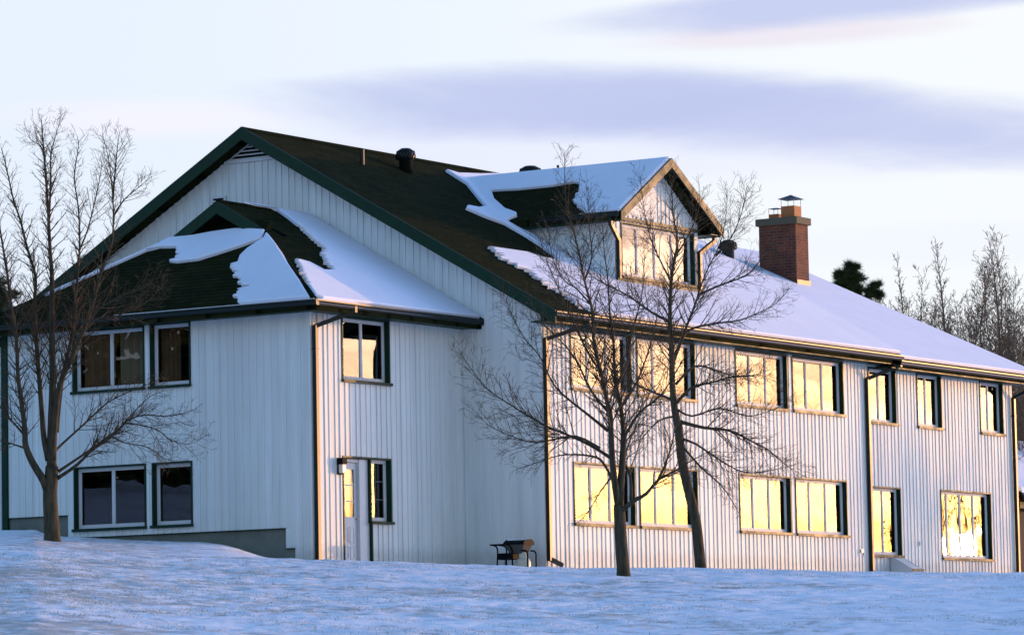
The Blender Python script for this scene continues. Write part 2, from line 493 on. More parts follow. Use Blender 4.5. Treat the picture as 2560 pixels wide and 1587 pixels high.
def window(fr, u0, u1, z0, z1, n, rng, rec=.15, tilt=.25, curtain=None, sill=True, grid=None, weights=None):
    t = MB()                                     # green reveal and casing
    e = .035
    t.box(u0-e, u0, -rec-.03, .026, z0-e, z1+e, fr); t.box(u1, u1+e, -rec-.03, .026, z0-e, z1+e, fr)
    t.box(u0, u1, -rec-.03, .0255, z1, z1+e, fr); t.box(u0, u1, -rec-.03, .0255, z0-e, z0, fr)
    win = t.build('window', M['green_trim'], house)
    if sill:
        s = MB(); s.box(u0-.06, u1+.06, .027, .075, z0-.055, z0+.004, fr)
        s.box(u0-.0005, u1+.0005, -rec+.055, .027, z0+.0005, z0+.006, fr)
        s.build('sill', M['green_trim'], win)
    f = MB(); d0, d1 = -rec-.01, -rec+.045        # white frame and sashes
    fw = .042
    f.box(u0+.001, u0+fw, d0, d1, z0+.008, z1-.001, fr); f.box(u1-fw, u1-.001, d0, d1, z0+.008, z1-.001, fr)
    f.box(u0+fw, u1-fw, d0, d1, z0+.008, z0+fw+.02, fr); f.box(u0+fw, u1-fw, d0, d1, z1-fw, z1-.001, fr)
    weights = weights or [1.0]*n
    W_ = (u1-u0-2*fw); tot = sum(weights); c = u0+fw
    p = MB()
    for i in range(n):
        wd = W_*weights[i]/tot; a, b = c, c+wd; c = b
        if i: f.box(a-.016, a+.016, d0, d1-.004, z0+fw+.02, z1-fw, fr)
        sa = a+(.016 if i else 0); sb = b-(.016 if i < n-1 else 0)
        g = .028; q0, q1 = z0+fw+.02, z1-fw
        f.box(sa, sa+g, d0+.005, d1-.014, q0, q1, fr); f.box(sb-g, sb, d0+.005, d1-.014, q0, q1, fr)
        f.box(sa+g, sb-g, d0+.005, d1-.014, q0, q0+g, fr); f.box(sa+g, sb-g, d0+.005, d1-.014, q1-g, q1, fr)
        if grid:
            gu, gz = grid
            for k in range(1, gu):
                uu = sa+g+(sb-sa-2*g)*k/gu; f.box(uu-.01, uu+.01, d0+.02, d1-.03, q0+g, q1-g, fr)
            for k in range(1, gz):
                zz = q0+g+(q1-q0-2*g)*k/gz; f.box(sa+g, sb-g, d0+.021, d1-.031, zz-.01, zz+.01, fr)
        du = rng.uniform(-1, 1)*radians(tilt)*(sb-sa)/2; dz = rng.uniform(-1, 1)*radians(tilt)*.4*(q1-q0)/2
        pw = -rec+.016
        quad = [fr(sa+g-.01, pw+du+dz, q0+g-.01), fr(sb-g+.01, pw-du+dz, q0+g-.01), fr(sb-g+.01, pw-du-dz, q1-g+.01), fr(sa+g-.01, pw+du-dz, q1-g+.01)]
        if (quad[1]-quad[0]).cross(quad[3]-quad[0]).dot(fr(0, 1, 0)-fr(0, 0, 0)) < 0: quad.reverse()
        p.poly(quad)
        if curtain and i in curtain:
            cm, lo, hi, za = curtain[i]
            cb = MB(); nn = 26; up = None
            A = a+(b-a)*lo; B = a+(b-a)*hi
            pts = [(A+(B-A)*k/nn, -rec-.14+.03*sin(k*2.1)+.01*sin(k*5.3)) for k in range(nn+1)]
            for (ua, wa), (ub, wb) in zip(pts, pts[1:]):
                cb.poly([fr(ua, wa, z0+za), fr(ub, wb, z0+za), fr(ub, wb, z1+.03), fr(ua, wa, z1+.03)])
            cb.build('curtain', M[cm], win, smooth=True)
    f.build('frame', M['white_trim'], win)
    p.build('pane', M['glass'], win)
    return win

rng = random.Random(7)
ZE = 5.42                                        # wall plate
# --- openings
long_up = [(1.17, 3.62), (3.93, 6.40), (8.31, 10.69), (11.0, 13.47)]
long_lo = [(1.20, 3.67), (3.93, 6.40), (8.35, 10.72), (11.02, 13.50)]
op_long = [(a, b, 3.83, 5.08) for a, b in long_up] + [(a, b, .94, 2.22) for a, b in long_lo]
op_long += [(14.83, 16.2, 3.74, 5.04), (17.40, 18.68, 3.74, 5.04), (20.92, 22.2, 3.74, 5.04), (14.83, 16.30, .51, 2.14), (18.55, 21.32, .50, 2.17)]
FL = fr_y(0.0)
wall('wall', FL, 0.0, 22.8, -.5, ZE, op_long, rng)
for i, o in enumerate(op_long):
    n = 3 if o[0] < 14 else (4 if i == len(op_long)-1 else 2)
    wts = [.62, 1, 1, 1.0] if n == 4 else None
    window(FL, *o, n, rng, rec=.135, tilt=0 if n == 4 else .55, weights=wts)

RISE = .568; RY, RZ = 7.52, 9.97
def zmain(y): return RZ - RISE*abs(y-RY)
FG = fr_x(0.0)
vent_open = []
wall('wall', FG, 0.0, 15.04, -.5, ZE, [], rng, top=[(0, ZE), (15.04, ZE), (15.04, zmain(15.04)-.2), (RY, RZ-.2), (0, zmain(0)-.2)], label='white gable wall behind the annex')
FA = fr_x(-5.6)
AY0, AY1 = 2.0, 10.04
op_front = [(6.28, 8.13, 3.84, 5.10), (5.07, 6.06, 3.84, 5.12), (6.27, 8.12, .95, 2.22), (5.06, 6.04, .95, 2.22)]
low_cut = [(8.33, AY1, -.5, 1.25), (2.67, 8.33, -.5, .77), (2.44, 2.67, -.5, .36)]
wall('wall', FA, AY0, AY1, -.5, ZE-.1, op_front+low_cut, rng, label='shaded front wall of the annex')
cu = {0: ('blind_fabric', .02, .55, .0), 1: ('curtain_fabric', 0, 1, .5)}
window(FA, *op_front[0], 2, rng, curtain={0: ('blind_fabric', .05, .9, .02), 1: ('curtain_fabric', .05, 1, .1)})
window(FA, *op_front[1], 1, rng, curtain={0: ('curtain_fabric', .45, 1, .05)})
window(FA, *op_front[2], 2, rng)
window(FA, *op_front[3], 1, rng)
FS = fr_y(AY0)
op_side = [(-4.47, -2.82, 3.82, 5.10), (-4.50, -3.53, -.5, 2.22), (-3.53, -2.83, .94, 2.22)]
wall('wall', FS, -5.6, 0.0, -.5, ZE-.1, op_side, rng, label='annex side wall with the entrance door')
window(FS, *op_side[0], 2, rng, rec=.14)
# far and rear walls close the shell
mb = MB()
mb.poly([(22.8, 0, -.5), (22.8, 15.04, -.5), (22.8, 15.04, 5.2), (22.8, 7.52, 8.8), (22.8, 0, 5.2)])
mb.poly([(0, 15.04, -.5), (22.8, 15.04, -.5), (22.8, 15.04, 5.3), (0, 15.04, 5.3)])
mb.poly([(-5.6, AY1, -.5), (0, AY1, -.5), (0, AY1, 5.3), (-5.6, AY1, 5.3)])
mb.poly([(15.0, 0, 5.3), (15.0, 7.52, 9.7), (15.0, 15.04, 5.3)])
mb.build('wall', M['siding_paint'], house)
# storey floor and inner partitions seen through the panes
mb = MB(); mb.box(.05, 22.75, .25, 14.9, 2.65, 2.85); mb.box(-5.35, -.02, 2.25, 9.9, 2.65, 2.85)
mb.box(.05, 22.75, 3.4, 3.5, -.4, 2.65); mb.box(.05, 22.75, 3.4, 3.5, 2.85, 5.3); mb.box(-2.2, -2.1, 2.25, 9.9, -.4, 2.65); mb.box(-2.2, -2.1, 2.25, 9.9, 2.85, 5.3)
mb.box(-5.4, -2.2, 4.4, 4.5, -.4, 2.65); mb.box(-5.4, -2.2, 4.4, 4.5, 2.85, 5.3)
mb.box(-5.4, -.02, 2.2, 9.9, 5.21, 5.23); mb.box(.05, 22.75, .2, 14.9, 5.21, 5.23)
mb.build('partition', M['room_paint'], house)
# concrete foundation
mb = MB(); mb.box(8.36, AY1-.02, -.12, -.03, -.6, 1.245, FA); mb.box(2.69, 8.36, -.12, -.0305, -.6, .765, FA); mb.box(2.46, 2.69, -.12, -.031, -.6, .355, FA)
mb.build('foundation', M['concrete'], house)
# thin drip edge under the siding
mb = MB()
for a, b, z in ((8.33, AY1, 1.25), (2.67, 8.33, .77), (2.44, 2.67, .36)): mb.box(a, b, -.03, .028, z-.012, z+.008, FA)
mb.build('drip_edge', M['green_trim'], house)

# --- entrance door with side light
mb = MB()
mb.box(-4.535, -4.5, -.2, .026, -.5, 2.255, FS); mb.box(-4.5, -3.53, -.2, .0255, 2.22, 2.255, FS); mb.box(-3.53, -3.50, -.2, .026, -.5, .905, FS)
mb.box(-4.5, -4.44, -.2, -.09, -.5, 2.2, FS) ; pass
door = mb.build('door', M['green_trim'], house)
mb = MB(); mb.box(-3.862, -3.531, -.2, -.05, -.5, 2.205, FS); mb.box(-4.5, -4.44, -.088, -.07, -.5, 2.2, FS); mb.box(-4.499, -3.79, -.19, -.071, 2.14, 2.205, FS)
mb.build('frame', M['white_trim'], door)
mb = MB()
L, R_ = -4.435, -3.87
gl0, gl1 = 1.02, 2.0
mb.box(L, L+.08, -.17, -.125, -.2, 2.13, FS); mb.box(R_-.08, R_, -.17, -.125, -.2, 2.13, FS)
mb.box(L+.08, R_-.08, -.17, -.125, -.2, gl0, FS); mb.box(L+.08, R_-.08, -.17, -.125, gl1, 2.13, FS)
for zz in (gl0+(gl1-gl0)/3, gl0+(gl1-gl0)*2/3): mb.box(L+.08, R_-.08, -.150, -.128, zz-.01, zz+.01, FS)
for a, b in ((L+.10, (L+R_)/2-.03), ((L+R_)/2+.03, R_-.10)):
    for c, d in ((.16, .42), (.46, .82)):
        mb.box(a, a+.02, -.126, -.112, c, d, FS); mb.box(b-.02, b, -.126, -.112, c, d, FS); mb.box(a+.02, b-.02, -.126, -.112, c, c+.02, FS); mb.box(a+.02, b-.02, -.126, -.112, d-.02, d, FS)
mb.build('door_leaf', M['white_trim'], door)
mb = MB()
cols = 14; rows = 14
def warped(i, k):
    u = L+.075+(R_-L-.15)*i/cols; z = gl0-.005+(gl1-gl0+.01)*k/rows
    b = .010*((2*i/cols-1)**2)*(1-.8*(2*k/rows-1)**2)
    return FS(u, -.150+b, z)
for i in range(cols):
    for k in range(rows): mb.poly([warped(i, k), warped(i+1, k), warped(i+1, k+1), warped(i, k+1)])
mb.build('pane', M['glass'], door, smooth=True)
mb = MB(); c = FS(-3.90, -.085, .98); mb.tube([FS(-3.90, -.125, .98), FS(-3.90, -.07, .98)], .016, 10); mb.tube([FS(-3.905, -.075, .98), FS(-3.80, -.075, .975)], .012, 8)
mb.build('handle', M['steel_wire'], door, smooth=False)
window(FS, -3.53, -2.83, .94, 2.22, 1, rng, rec=.14, grid=(2, 3))

# --- wall lamp beside the door
mb = MB(); mb.box(-4.76, -4.60, .026, .17, 2.07, 2.20, FS); mb.box(-4.75, -4.61, .026, .05, 1.86, 2.07, FS)
lamp = mb.build('wall_lamp', M['black_metal'], house)
mb = MB(); mb.box(-4.745, -4.615, .055, .155, 1.89, 2.07, FS); mb.build('lamp_shade', M['lamp_glass'], lamp, bevel=.012)
# --- outdoor faucet and meter on the long wall
mb = MB(); mb.box(14.12, 14.17, .024, .07, .55, .62, FL); mb.tube([FL(14.145, .05, .55), FL(14.145, .11, .50), FL(14.145, .11, .44)], .014, 8); mb.build('faucet', M['steel_wire'], house)
mb = MB(); mb.box(17.22, 17.27, .024, .06, .78, .88, FL); mb.build('socket_box', M['white_trim'], house)

# ------------------------------------------------------------------ roofs
def slope_poly(mb, top, thick, uvf):
    """roof plane: top polygon with uv plus a vertical slab below"""
    mb.poly(top, [uvf(p) for p in top])
    low = [V(p)-V((0, 0, thick)) for p in top]
    mb.poly(list(reversed(low)))
    for i in range(len(top)):
        j = (i+1) % len(top)
        mb.poly([V(top[i]), low[i], low[j], V(top[j])])
KY = sqrt(1+RISE*RISE)
def uv_y(p): return (p[0], p[1]*KY)
def uv_x(p): return (p[1], p[0]*1.155)
mb = MB()
EY = -.58
X0, X1 = -.40, 15.45
slope_poly(mb, [V((X0, EY, zmain(EY))), V((X1, EY, zmain(EY))), V((X1, RY, RZ)), V((X0, RY, RZ))], .24, uv_y)
slope_poly(mb, [V((X0, RY, RZ+.001)), V((X1, RY, RZ+.001)), V((X1, 2*RY-EY, zmain(EY))), V((X0, 2*RY-EY, zmain(EY)))], .24, uv_y)
R2 = .462; RY2, RZ2 = 7.72, 9.10
def z2(y): return RZ2 - R2*abs(y-RY2)
slope_poly(mb, [V((15.0, EY, z2(EY))), V((23.3, EY, z2(EY))), V((23.3, RY2, RZ2)), V((15.0, RY2, RZ2))], .22, uv_y)
slope_poly(mb, [V((15.0, RY2, RZ2+.001)), V((23.3, RY2, RZ2+.001)), V((23.3, 2*RY2-EY, z2(EY))), V((15.0, 2*RY2-EY, z2(EY)))], .22, uv_y)
# ridge cap
mb.prism([V((X0, RY-.16, RZ-.075)), V((X0, RY, RZ+.028)), V((X0, RY+.16, RZ-.075)), V((X0, RY, RZ-.01))], (X1-X0, 0, 0))
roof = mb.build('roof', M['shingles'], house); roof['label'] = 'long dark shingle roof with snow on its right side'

# annex roof : dutch gable
AS = .577; AEZ = 5.31; AX0 = -6.1; AYA, AYB = 1.5, 10.54; AYR = (AYA+AYB)/2; GX = -3.33; HX = GX; AH = .682
def za_side(y): return AEZ + AS*(AYR-AYA-abs(y-AYR))
def za_hip(x): return AEZ + AH*(x-AX0)
ZR = za_side(AYR)
HZ = za_hip(HX); hy = AYA+(HZ-AEZ)/AS
mb = MB(); T = .2
slope_poly(mb, [V((AX0, AYA, AEZ)), V((0, AYA, AEZ)), V((0, AYR, ZR)), V((GX, AYR, ZR)), V((GX, hy, HZ))], T, uv_y)
hyb = AYB-(hy-AYA)
slope_poly(mb, [V((0, AYB, AEZ)), V((AX0, AYB, AEZ)), V((GX, hyb, HZ)), V((GX, AYR, ZR)), V((0, AYR, ZR))], T, uv_y)
BX = HX+.45
slope_poly(mb, [V((AX0, AYB, AEZ)), V((AX0, AYA, AEZ)), V((HX, hy, HZ)), V((BX, hy+.12, za_hip(BX))), V((BX, hyb-.12, za_hip(BX))), V((HX, hyb, HZ))], T, uv_x)
for yy, sg in ((AYA, 1), (AYB, -1)):
    mb.tube([V((AX0, yy, AEZ+.01)), V((HX, yy+sg*(hy-AYA), HZ+.01))], .045, 6)
mb.tube([V((GX, AYR, ZR+.005)), V((0, AYR, ZR+.005))], .05, 6)
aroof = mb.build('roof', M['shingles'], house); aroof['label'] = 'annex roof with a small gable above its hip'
# gablet back wall in the recess
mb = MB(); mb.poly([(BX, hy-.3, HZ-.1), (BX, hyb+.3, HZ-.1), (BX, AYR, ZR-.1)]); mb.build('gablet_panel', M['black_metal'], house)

# dormer
DX0, DX1, DY = 5.45, 9.20, 1.44
DRX, DRZ, DEZ = 7.38, 9.50, 8.08; DEX0, DEX1, DF = 5.10, 9.70, 1.05
def ymain(z): return (z-(RZ-RISE*RY))/RISE
FD = fr_y(DY)
dopen = [(5.76, 8.97, 6.70, 7.90)]
mb = MB()
dl = (DRZ-DEZ)/(DRX-DEX0)
wall('wall', FD, DX0, DX1, 6.35, 8.12, dopen, rng, top=[(DX0, 8.12), (DX1, 8.12), (DRX+.02, 9.32)], label='dormer front wall')
mb = MB(); mb.poly([(DX0, DY, 6.2), (DX0, 4.6, 6.2), (DX0, 4.6, 8.2), (DX0, DY, 8.2)])
for k in range(16):
    y = DY+.12+k*.19; mb.box(DX0-.02, DX0, y, y+.045, 6.2, 8.1)
mb.build('wall', M['siding_paint'], house)['label'] = 'shaded side wall of the dormer'
mb = MB(); mb.poly([(DX1, DY, 6.2), (DX1, 4.6, 6.2), (DX1, 4.6, 8.2), (DX1, DY, 8.2)]); mb.build('wall', M['siding_paint'], house)['label'] = 'far side wall of the dormer'
window(FD, *dopen[0], 4, rng, rec=.13, tilt=.3)
mb = MB(); mb.box(DX0-.03, DX1+.03, .03, .10, 6.47, 6.62, FD); mb.box(DX0-.05, DX1+.25, .03, .16, 6.37, 6.47, FD); mb.box(DX0-.01, DX1+.01, .03, .06, 7.96, 8.03, FD)
mb.build('dormer_trim', M['green_trim'], house)
mb = MB()
KD = sqrt(1+dl*dl)
uv_d = lambda p: (p[1], p[0]*KD)
slope_poly(mb, [V((DEX0, DF, DEZ)), V((DRX, DF, DRZ)), V((DRX, ymain(DRZ)+.3, DRZ)), V((DEX0, ymain(DEZ)+.3, DEZ))], .16, uv_d)
slope_poly(mb, [V((DRX, DF, DRZ+.001)), V((DEX1, DF, DEZ)), V((DEX1, ymain(DEZ)+.3, DEZ)), V((DRX, ymain(DRZ)+.3, DRZ+.001))], .16, uv_d)
droof = mb.build('roof', M['shingles'], house); droof['label'] = 'dormer roof with snow'

# --- fascia boards
mb = MB()
def rake(mb, x, th, ya, zaa, yb, zbb, h, axis='x'):
    if axis == 'x': pr = [V((x, ya, zaa)), V((x, yb, zbb)), V((x, yb, zbb-h)), V((x, ya, zaa-h))]; mb.prism(pr, (-th, 0, 0))
    else: pr = [V((ya, x, zaa)), V((yb, x, zbb)), V((yb, x, zbb-h)), V((ya, x, zaa-h))]; mb.prism(pr, (0, -th, 0))
rake(mb, X0-.002, .03, EY-.06, zmain(EY-.06)+.015, RY, RZ+.02, .29)
rake(mb, X0-.002, .03, 2*RY-EY+.06, zmain(EY-.06)+.015, RY, RZ+.02, .29)
mb.build('rake_board', M['green_trim'], house)['label'] = 'wide green rake board of the main gable'
mb = MB()
rake(mb, GX-.002, .03, hy-.02, HZ+.01, AYR, ZR+.015, .27); rake(mb, GX-.002, .03, hyb+.02, HZ+.01, AYR, ZR+.015, .27)
mb.build('rake_board', M['green_trim'], house)['label'] = 'green rake board of the small annex gable'
mb = MB()
rake(mb, DF-.002, .03, DEX0-.02, DEZ, DRX, DRZ+.012, .22, 'y'); rake(mb, DF-.002, .03, DEX1+.02, DEZ, DRX, DRZ+.012, .22, 'y')
mb.build('rake_board', M['green_trim'], house)['label'] = 'rake board of the dormer gable'
mb = MB(); mb.prism([V((-.002, AYA-.06, AEZ+.02)), V((-.002, AYR, ZR+.07)), V((-.002, AYR, ZR-.04)), V((-.002, AYA-.06, AEZ-.12))], (-.05, 0, 0))
mb.build('flashing', M['dark_metal'], house)
# --- soffits and fascias
mb = MB()
mb.box(-.39, 15.2, -.55, -.001, 5.13, 5.16); mb.box(-.39, 15.44, -.56, -.53, 5.11, 5.37)
mb.box(15.2, 23.25, -.55, -.001, 5.05, 5.08); mb.box(15.0, 23.28, -.559, -.531, 5.02, 5.25)
mb.box(-6.05, -.002, 1.56, 1.999, 5.13, 5.155); mb.box(-6.05, -5.601, 1.999, 10.5, 5.13, 5.155)
mb.box(-6.06, -.002, 1.55, 1.58, 5.11, 5.33); mb.box(-6.06, -6.03, 1.58, 10.5, 5.11, 5.33)
mb.box(DEX0+.03, DEX0+.06, DF+.03, 4.5, 7.88, 8.08); mb.box(DEX0+.06, DX0-.001, DF+.03, 4.5, 7.90, 7.92)
mb.box(DEX1-.06, DEX1-.03, DF+.03, 4.5, 7.88, 8.08); mb.box(DX1+.001, DEX1-.06, DF+.03, 4.5, 7.90, 7.92)
mb.build('fascia', M['green_trim'], house)

# --- gutters
def gut_prof(): return [(0, 0), (.085, 0), (.105, .035), (.10, .055), (.125, .09), (.125, .118), (.112, .118), (.11, .095), (.01, .095), (0, .118)]
def gutter_x(x0, x1, y, z, name='gutter'):
    mb = MB(); mb.prism([V((x0, y-a, z+b)) for a, b in gut_prof()], (x1-x0, 0, 0)); return mb.build(name, M['dark_metal'], house, fix=True)
def gutter_y(y0, y1, x, z):
    mb = MB(); mb.prism([V((x-a, y0, z+b)) for a, b in gut_prof()], (0, y1-y0, 0)); return mb.build('gutter', M['dark_metal'], house, fix=True)
gutter_x(-.42, 15.46, -.561, 5.215); gutter_x(15.3, 23.32, -.562, 5.10)
gutter_x(-6.18, -.02, 1.548, 5.20); gutter_y(1.43, 10.6, -6.062, 5.20)
gutter_y(DF+.02, 3.2, DEX0+.028, 7.97)

def downspout(path, w=.05, d=.035, foot=None):
    mb = MB()
    pts = [V(p) for p in path]
    mb.tube(pts, w, 4, True)
    return mb
def ds_box(mb, x, y, z0, z1, s=.045): mb.box(x-s, x+s, y-s, y+s, z0, z1)
def spout(x, ywall, zt, zb, gx, gy, kick=None):
    mb = MB(); y = ywall-.075
    ds_box(mb, x, y, zb, zt)
    def seg(a, b, r=.058): mb.tube([a, b], r, 4, True)
    seg(V((gx, gy, zt+.46)), V((gx, gy, zt+.28))); seg(V((gx, gy, zt+.31)), V((x, y, zt-.02)))
    if kick: seg(V((x, y, zb+.04)), V((x+kick[0], y+kick[1], zb-.10)))
    mb.tube([V((x-.001, y, zt-.5)), V((x-.001, y, zt-.46))], .072, 4)
    return mb.build('downspout', M['dark_metal'], house)
spout(.05, 0, 4.82, .12, .95, -.60, kick=(.28, -.14))
spout(14.62, 0, 4.78, -.45, 15.35, -.60)
spout(22.72, 0, 4.72, -.45, 23.1, -.60)
spout(-5.52, 2.0, 4.86, -.45, -4.75, 1.48)
spout(DX0+.06, DY, 7.50, 6.62, DEX0-.03, DF+.25)
spout(DX1-.06, DY, 7.50, 6.62, DEX1+.03, DF+.25)
# green corner board at the left end of the annex
mb = MB(); mb.box(AY1-.10, AY1+.05, -.02, .05, -.4, 5.15, FA); mb.build('corner_board', M['green_trim'], house)
mb = MB(); mb.box(-.03, 0.0, -.026, .10, -.45, 5.12, lambda u, w, z: V((u, w, z))); mb.build('corner_board', M['siding_paint'], house)

# --- gable vents
mb = MB()
tv = [(6.93, 9.31), (8.16, 9.31), (7.545, 9.655)]
def louvre(mb, tri, fr, nsl):
    (a, za), (b, zb), (c, zc) = tri
    def edge(z): t = (z-za)/(zc-za); return a+(c-a)*t, b+(c-b)*t
    mb.prism([fr(a-.12, .0, za-.06), fr(b+.12, .0, za-.06), fr(b+.12, .0, za), fr(a-.12, .0, za)], fr(0, .05, 0)-fr(0, 0, 0))
    for k in range(nsl):
        z0 = za+(zc-za)*k/nsl; z1 = z0+.035
        l0, r0 = edge(z0)
        mb.prism([fr(l0, .028, z0+.022), fr(l0, .06, z0), fr(l0, .06, z0+.026), fr(l0, .028, z0+.040)], fr(r0, 0, 0)-fr(l0, 0, 0))
louvre(mb, tv, FG, 4)
lv = mb.build('louvre_vent', M['white_trim'], house); lv['label'] = 'triangular louvred vent under the gable peak'
mb = MB(); mb.poly([FG(tv[0][0], .026, tv[0][1]), FG(tv[1][0], .026, tv[1][1]), FG(tv[2][0], .026, tv[2][1])]); mb.build('backing', M['black_metal'], lv)
mb = MB(); mb.box(8.25, 8.66, .02, .06, 8.50, 8.55, FG); mb.box(8.25, 8.30, .02, .06, 8.2, 8.50, FG); mb.box(8.61, 8.66, .02, .06, 8.2, 8.50, FG); mb.box(8.30, 8.61, .03, .055, 8.42, 8.455, FG)
lv = mb.build('louvre_vent', M['white_trim'], house); lv['label'] = 'small square vent above the annex roof'
mb = MB(); mb.box(8.30, 8.61, .023, .028, 8.2, 8.50, FG); mb.build('backing', M['black_metal'], lv)
mb = MB(); louvre(mb, [(7.0, 8.93), (7.72, 8.93), (7.36, 9.2)], FD, 3)
mb.build('louvre_vent', M['white_trim'], house)['label'] = 'louvred vent in the dormer gable'

# --- chimney
CX0, CX1, CY0, CY1 = 20.13, 20.80, 4.80, 5.90
mb = MB()
zb, zt = 7.0, 9.42
mb.poly([(CX0, CY1, zb), (CX0, CY0, zb), (CX0, CY0, zt), (CX0, CY1, zt)], [(0, zb), (1.1, zb), (1.1, zt), (0, zt)])
mb.poly([(CX0, CY0, zb), (CX1, CY0, zb), (CX1, CY0, zt), (CX0, CY0, zt)], [(1.1, zb), (1.77, zb), (1.77, zt), (1.1, zt)])
mb.poly([(CX1, CY0, zb), (CX1, CY1, zb), (CX1, CY1, zt), (CX1, CY0, zt)], [(1.77, zb), (2.87, zb), (2.87, zt), (1.77, zt)])
mb.poly([(CX1, CY1, zb), (CX0, CY1, zb), (CX0, CY1, zt), (CX1, CY1, zt)], [(2.87, zb), (3.54, zb), (3.54, zt), (2.87, zt)])
ch = mb.build('chimney', M['brick'], house)
mb = MB(); mb.box(CX0-.07, CX1+.07, CY0-.07, CY1+.07, zt, zt+.19); mb.build('chimney_cap', M['cap_concrete'], ch, bevel=.015)
def flue(x, y, s, z, h, cage, over, pk):
    mb = MB()
    for k in range(4):
        pass
    mb.box(x-s, x+s, y-s, y+s, z, z+h); f = mb.build('flue', M['clay'], ch, bevel=.012)
    for dx in (-1, 1):
        for dy in (-1, 1):
            mb = MB(); mb.tube([V((x+dx*s*.94, y+dy*s*.94, z+h)), V((x+dx*s*.94, y+dy*s*.94, z+h+cage))], .008, 5); mb.build('cage_wire', M['steel_wire'], ch)
    mb = MB(); b = [(x-s*over, y-s*over), (x+s*over, y-s*over), (x+s*over, y+s*over), (x-s*over, y+s*over)]
    zz = z+h+cage
    for i in range(4):
        j = (i+1) % 4; mb.poly([(*b[i], zz), (*b[j], zz), (x, y, zz+pk)])
    mb.poly([(*q, zz-.004) for q in reversed(b)]); mb.build('rain_cap', M['dark_metal'], ch)
flue(20.46, 5.10, .20, zt+.19, .31, .19, 1.3, .12)
flue(20.50, 5.58, .145, zt+.19, .14, .15, 1.05, .03)
mb = MB(); mb.box(CX0-.015, CX1+.05, CY0-.025, CY0-.012, 7.2, 7.95); mb.build('flashing', M['copper_flashing'], ch)

# --- roof vents
def turbine(x, y, z, r, h, label):
    mb = MB(); mb.lathe([(r*.72, -.25), (r*.72, h*.45), (r, h*.5), (r*1.04, h*.62), (r*1.0, h*.78), (r*.86, h*.9), (r*.5, h), (.02, h*1.02)], (x, y, z), 24)
    v = mb.build('roof_vent', M['dark_metal'], house, smooth=True)
    m2 = MB()
    for k in range(18):
        a = 2*pi*k/18; p = [V((x+cos(a)*r*1.03, y+sin(a)*r*1.03, z+h*.54)), V((x+cos(a+.2)*r*1.05, y+sin(a+.2)*r*1.05, z+h*.68)), V((x+cos(a+.35)*r*.93, y+sin(a+.35)*r*.93, z+h*.88))]
        m2.tube(p, .012, 4)
    m2.build('vane', M['black_metal'], v); v['label'] = label
turbine(4.63, 6.55, zmain(6.55)+.0, .215, .52, 'round black vent near the ridge')
turbine(15.30, 4.10, zmain(4.10)+.02, .215, .47, 'round black vent beside the dormer')
turbine(12.2, 7.95, 9.89, .27, .52, 'round vent peeping over the dormer ridge')
mb = MB(); mb.tube([V((2.81, 6.51, 9.2)), V((2.81, 6.51, 9.70))], .055, 12); mb.tube([V((2.81, 6.51, 9.69)), V((2.81, 6.51, 9.72))], .06, 12)
mb.build('vent_pipe', M['dark_metal'], house)
mb = MB(); mb.tube([V((12.95, 7.6, 9.8)), V((12.95, 7.6, 10.48))], .035, 10); mb.build('vent_pipe', M['dark_metal'], house)

# ------------------------------------------------------------------ snow on the roofs
def snow_patch(pts, n, k, up_axis, th, parent, jag=(), seed=1, raw=None, amp=.16):
    """a slab of snow lying on the plane n.p = k; pts are outline directions, jag the numbers of its ragged sides"""
    r = random.Random(seed); n = V(n).normalized(); P = []
    src = [on_plane(x, y, *PL[k]) if raw is None else V((x, y, 0)) for x, y in pts] if raw is None else [V(p) for p in raw]
    e_u = up_axis.normalized()
    out = []
    N = len(src)
    for i in range(N):
        a, b = src[i], src[(i+1) % N]; L_ = (b-a).length
        steps = max(1, int(L_/(.075 if i in jag else .30)))
        for s in range(steps):
            p = a.lerp(b, s/steps)
            if s or i in jag:
                if i in jag: p = p + e_u*((amp if (s % 2) else -amp)*r.uniform(.15, 1.0)*(.5+r.random()))
                else:
                    q = noise.noise(p*1.7)*.035 if raw is None else 0
                    p = p + e_u*q
            out.append(p)
    # rounded lip: two rings
    c = [p.copy() for p in out]
    m_ = len(c); inset = []
    tan_ = [(c[(i+1) % m_]-c[i-1]) for i in range(m_)]
    area = sum((c[i].cross(c[(i+1) % m_])).dot(n) for i in range(m_))
    sg = 1 if area > 0 else -1
    for i in range(m_):
        t = tan_[i]
        if t.length < 1e-6: inset.append(c[i]); continue
        inset.append(c[i] + n.cross(t.normalized())*sg*min(.03, th*.5))
    mb = MB()
    r0 = [p + n*.004 for p in c]; r1 = [p + n*(th*.7) for p in c]; r2 = [p + n*th for p in inset]
    for A, B in ((r0, r1), (r1, r2)):
        for i in range(m_):
            j = (i+1) % m_; mb.poly([A[i], A[j], B[j], B[i]])
    base = len(mb.v); mb.v += [tuple(p) for p in r2]
    for t in tessellate_polygon([r2]): mb.f.append(tuple(base+q for q in t))
    o = mb.build('snow_cover', M['roof_snow'], parent, fix=True)
    return o
PL = {'main': (V((0, -RISE, 1)), RZ-RISE*RY), 'aside': (V((0, -AS, 1)), AEZ-AS*AYA), 'hip': (V((-AH, 0, 1)), AEZ-AH*AX0),
      'dorm': (V((-dl, 0, 1)), DEZ-dl*DEX0)}
UX, UY_ = V((1, 0, 0)), V((0, 1, 0))
main_pts = [(1113, 430), (1165, 463), (1192, 497), (1212, 520), (1192, 524), (1166, 519), (1163, 525), (1212, 546), (1259, 563), (1313, 594), (1347, 616), (1374, 636), (1399, 656),
            (1357, 650), (1313, 636), (1223, 623), (1261, 652), (1306, 673), (1347, 700), (1385, 725), (1420, 750), (1457, 773), (1500, 788)]
mp = [on_plane(x, y, *PL['main']) for x, y in main_pts]
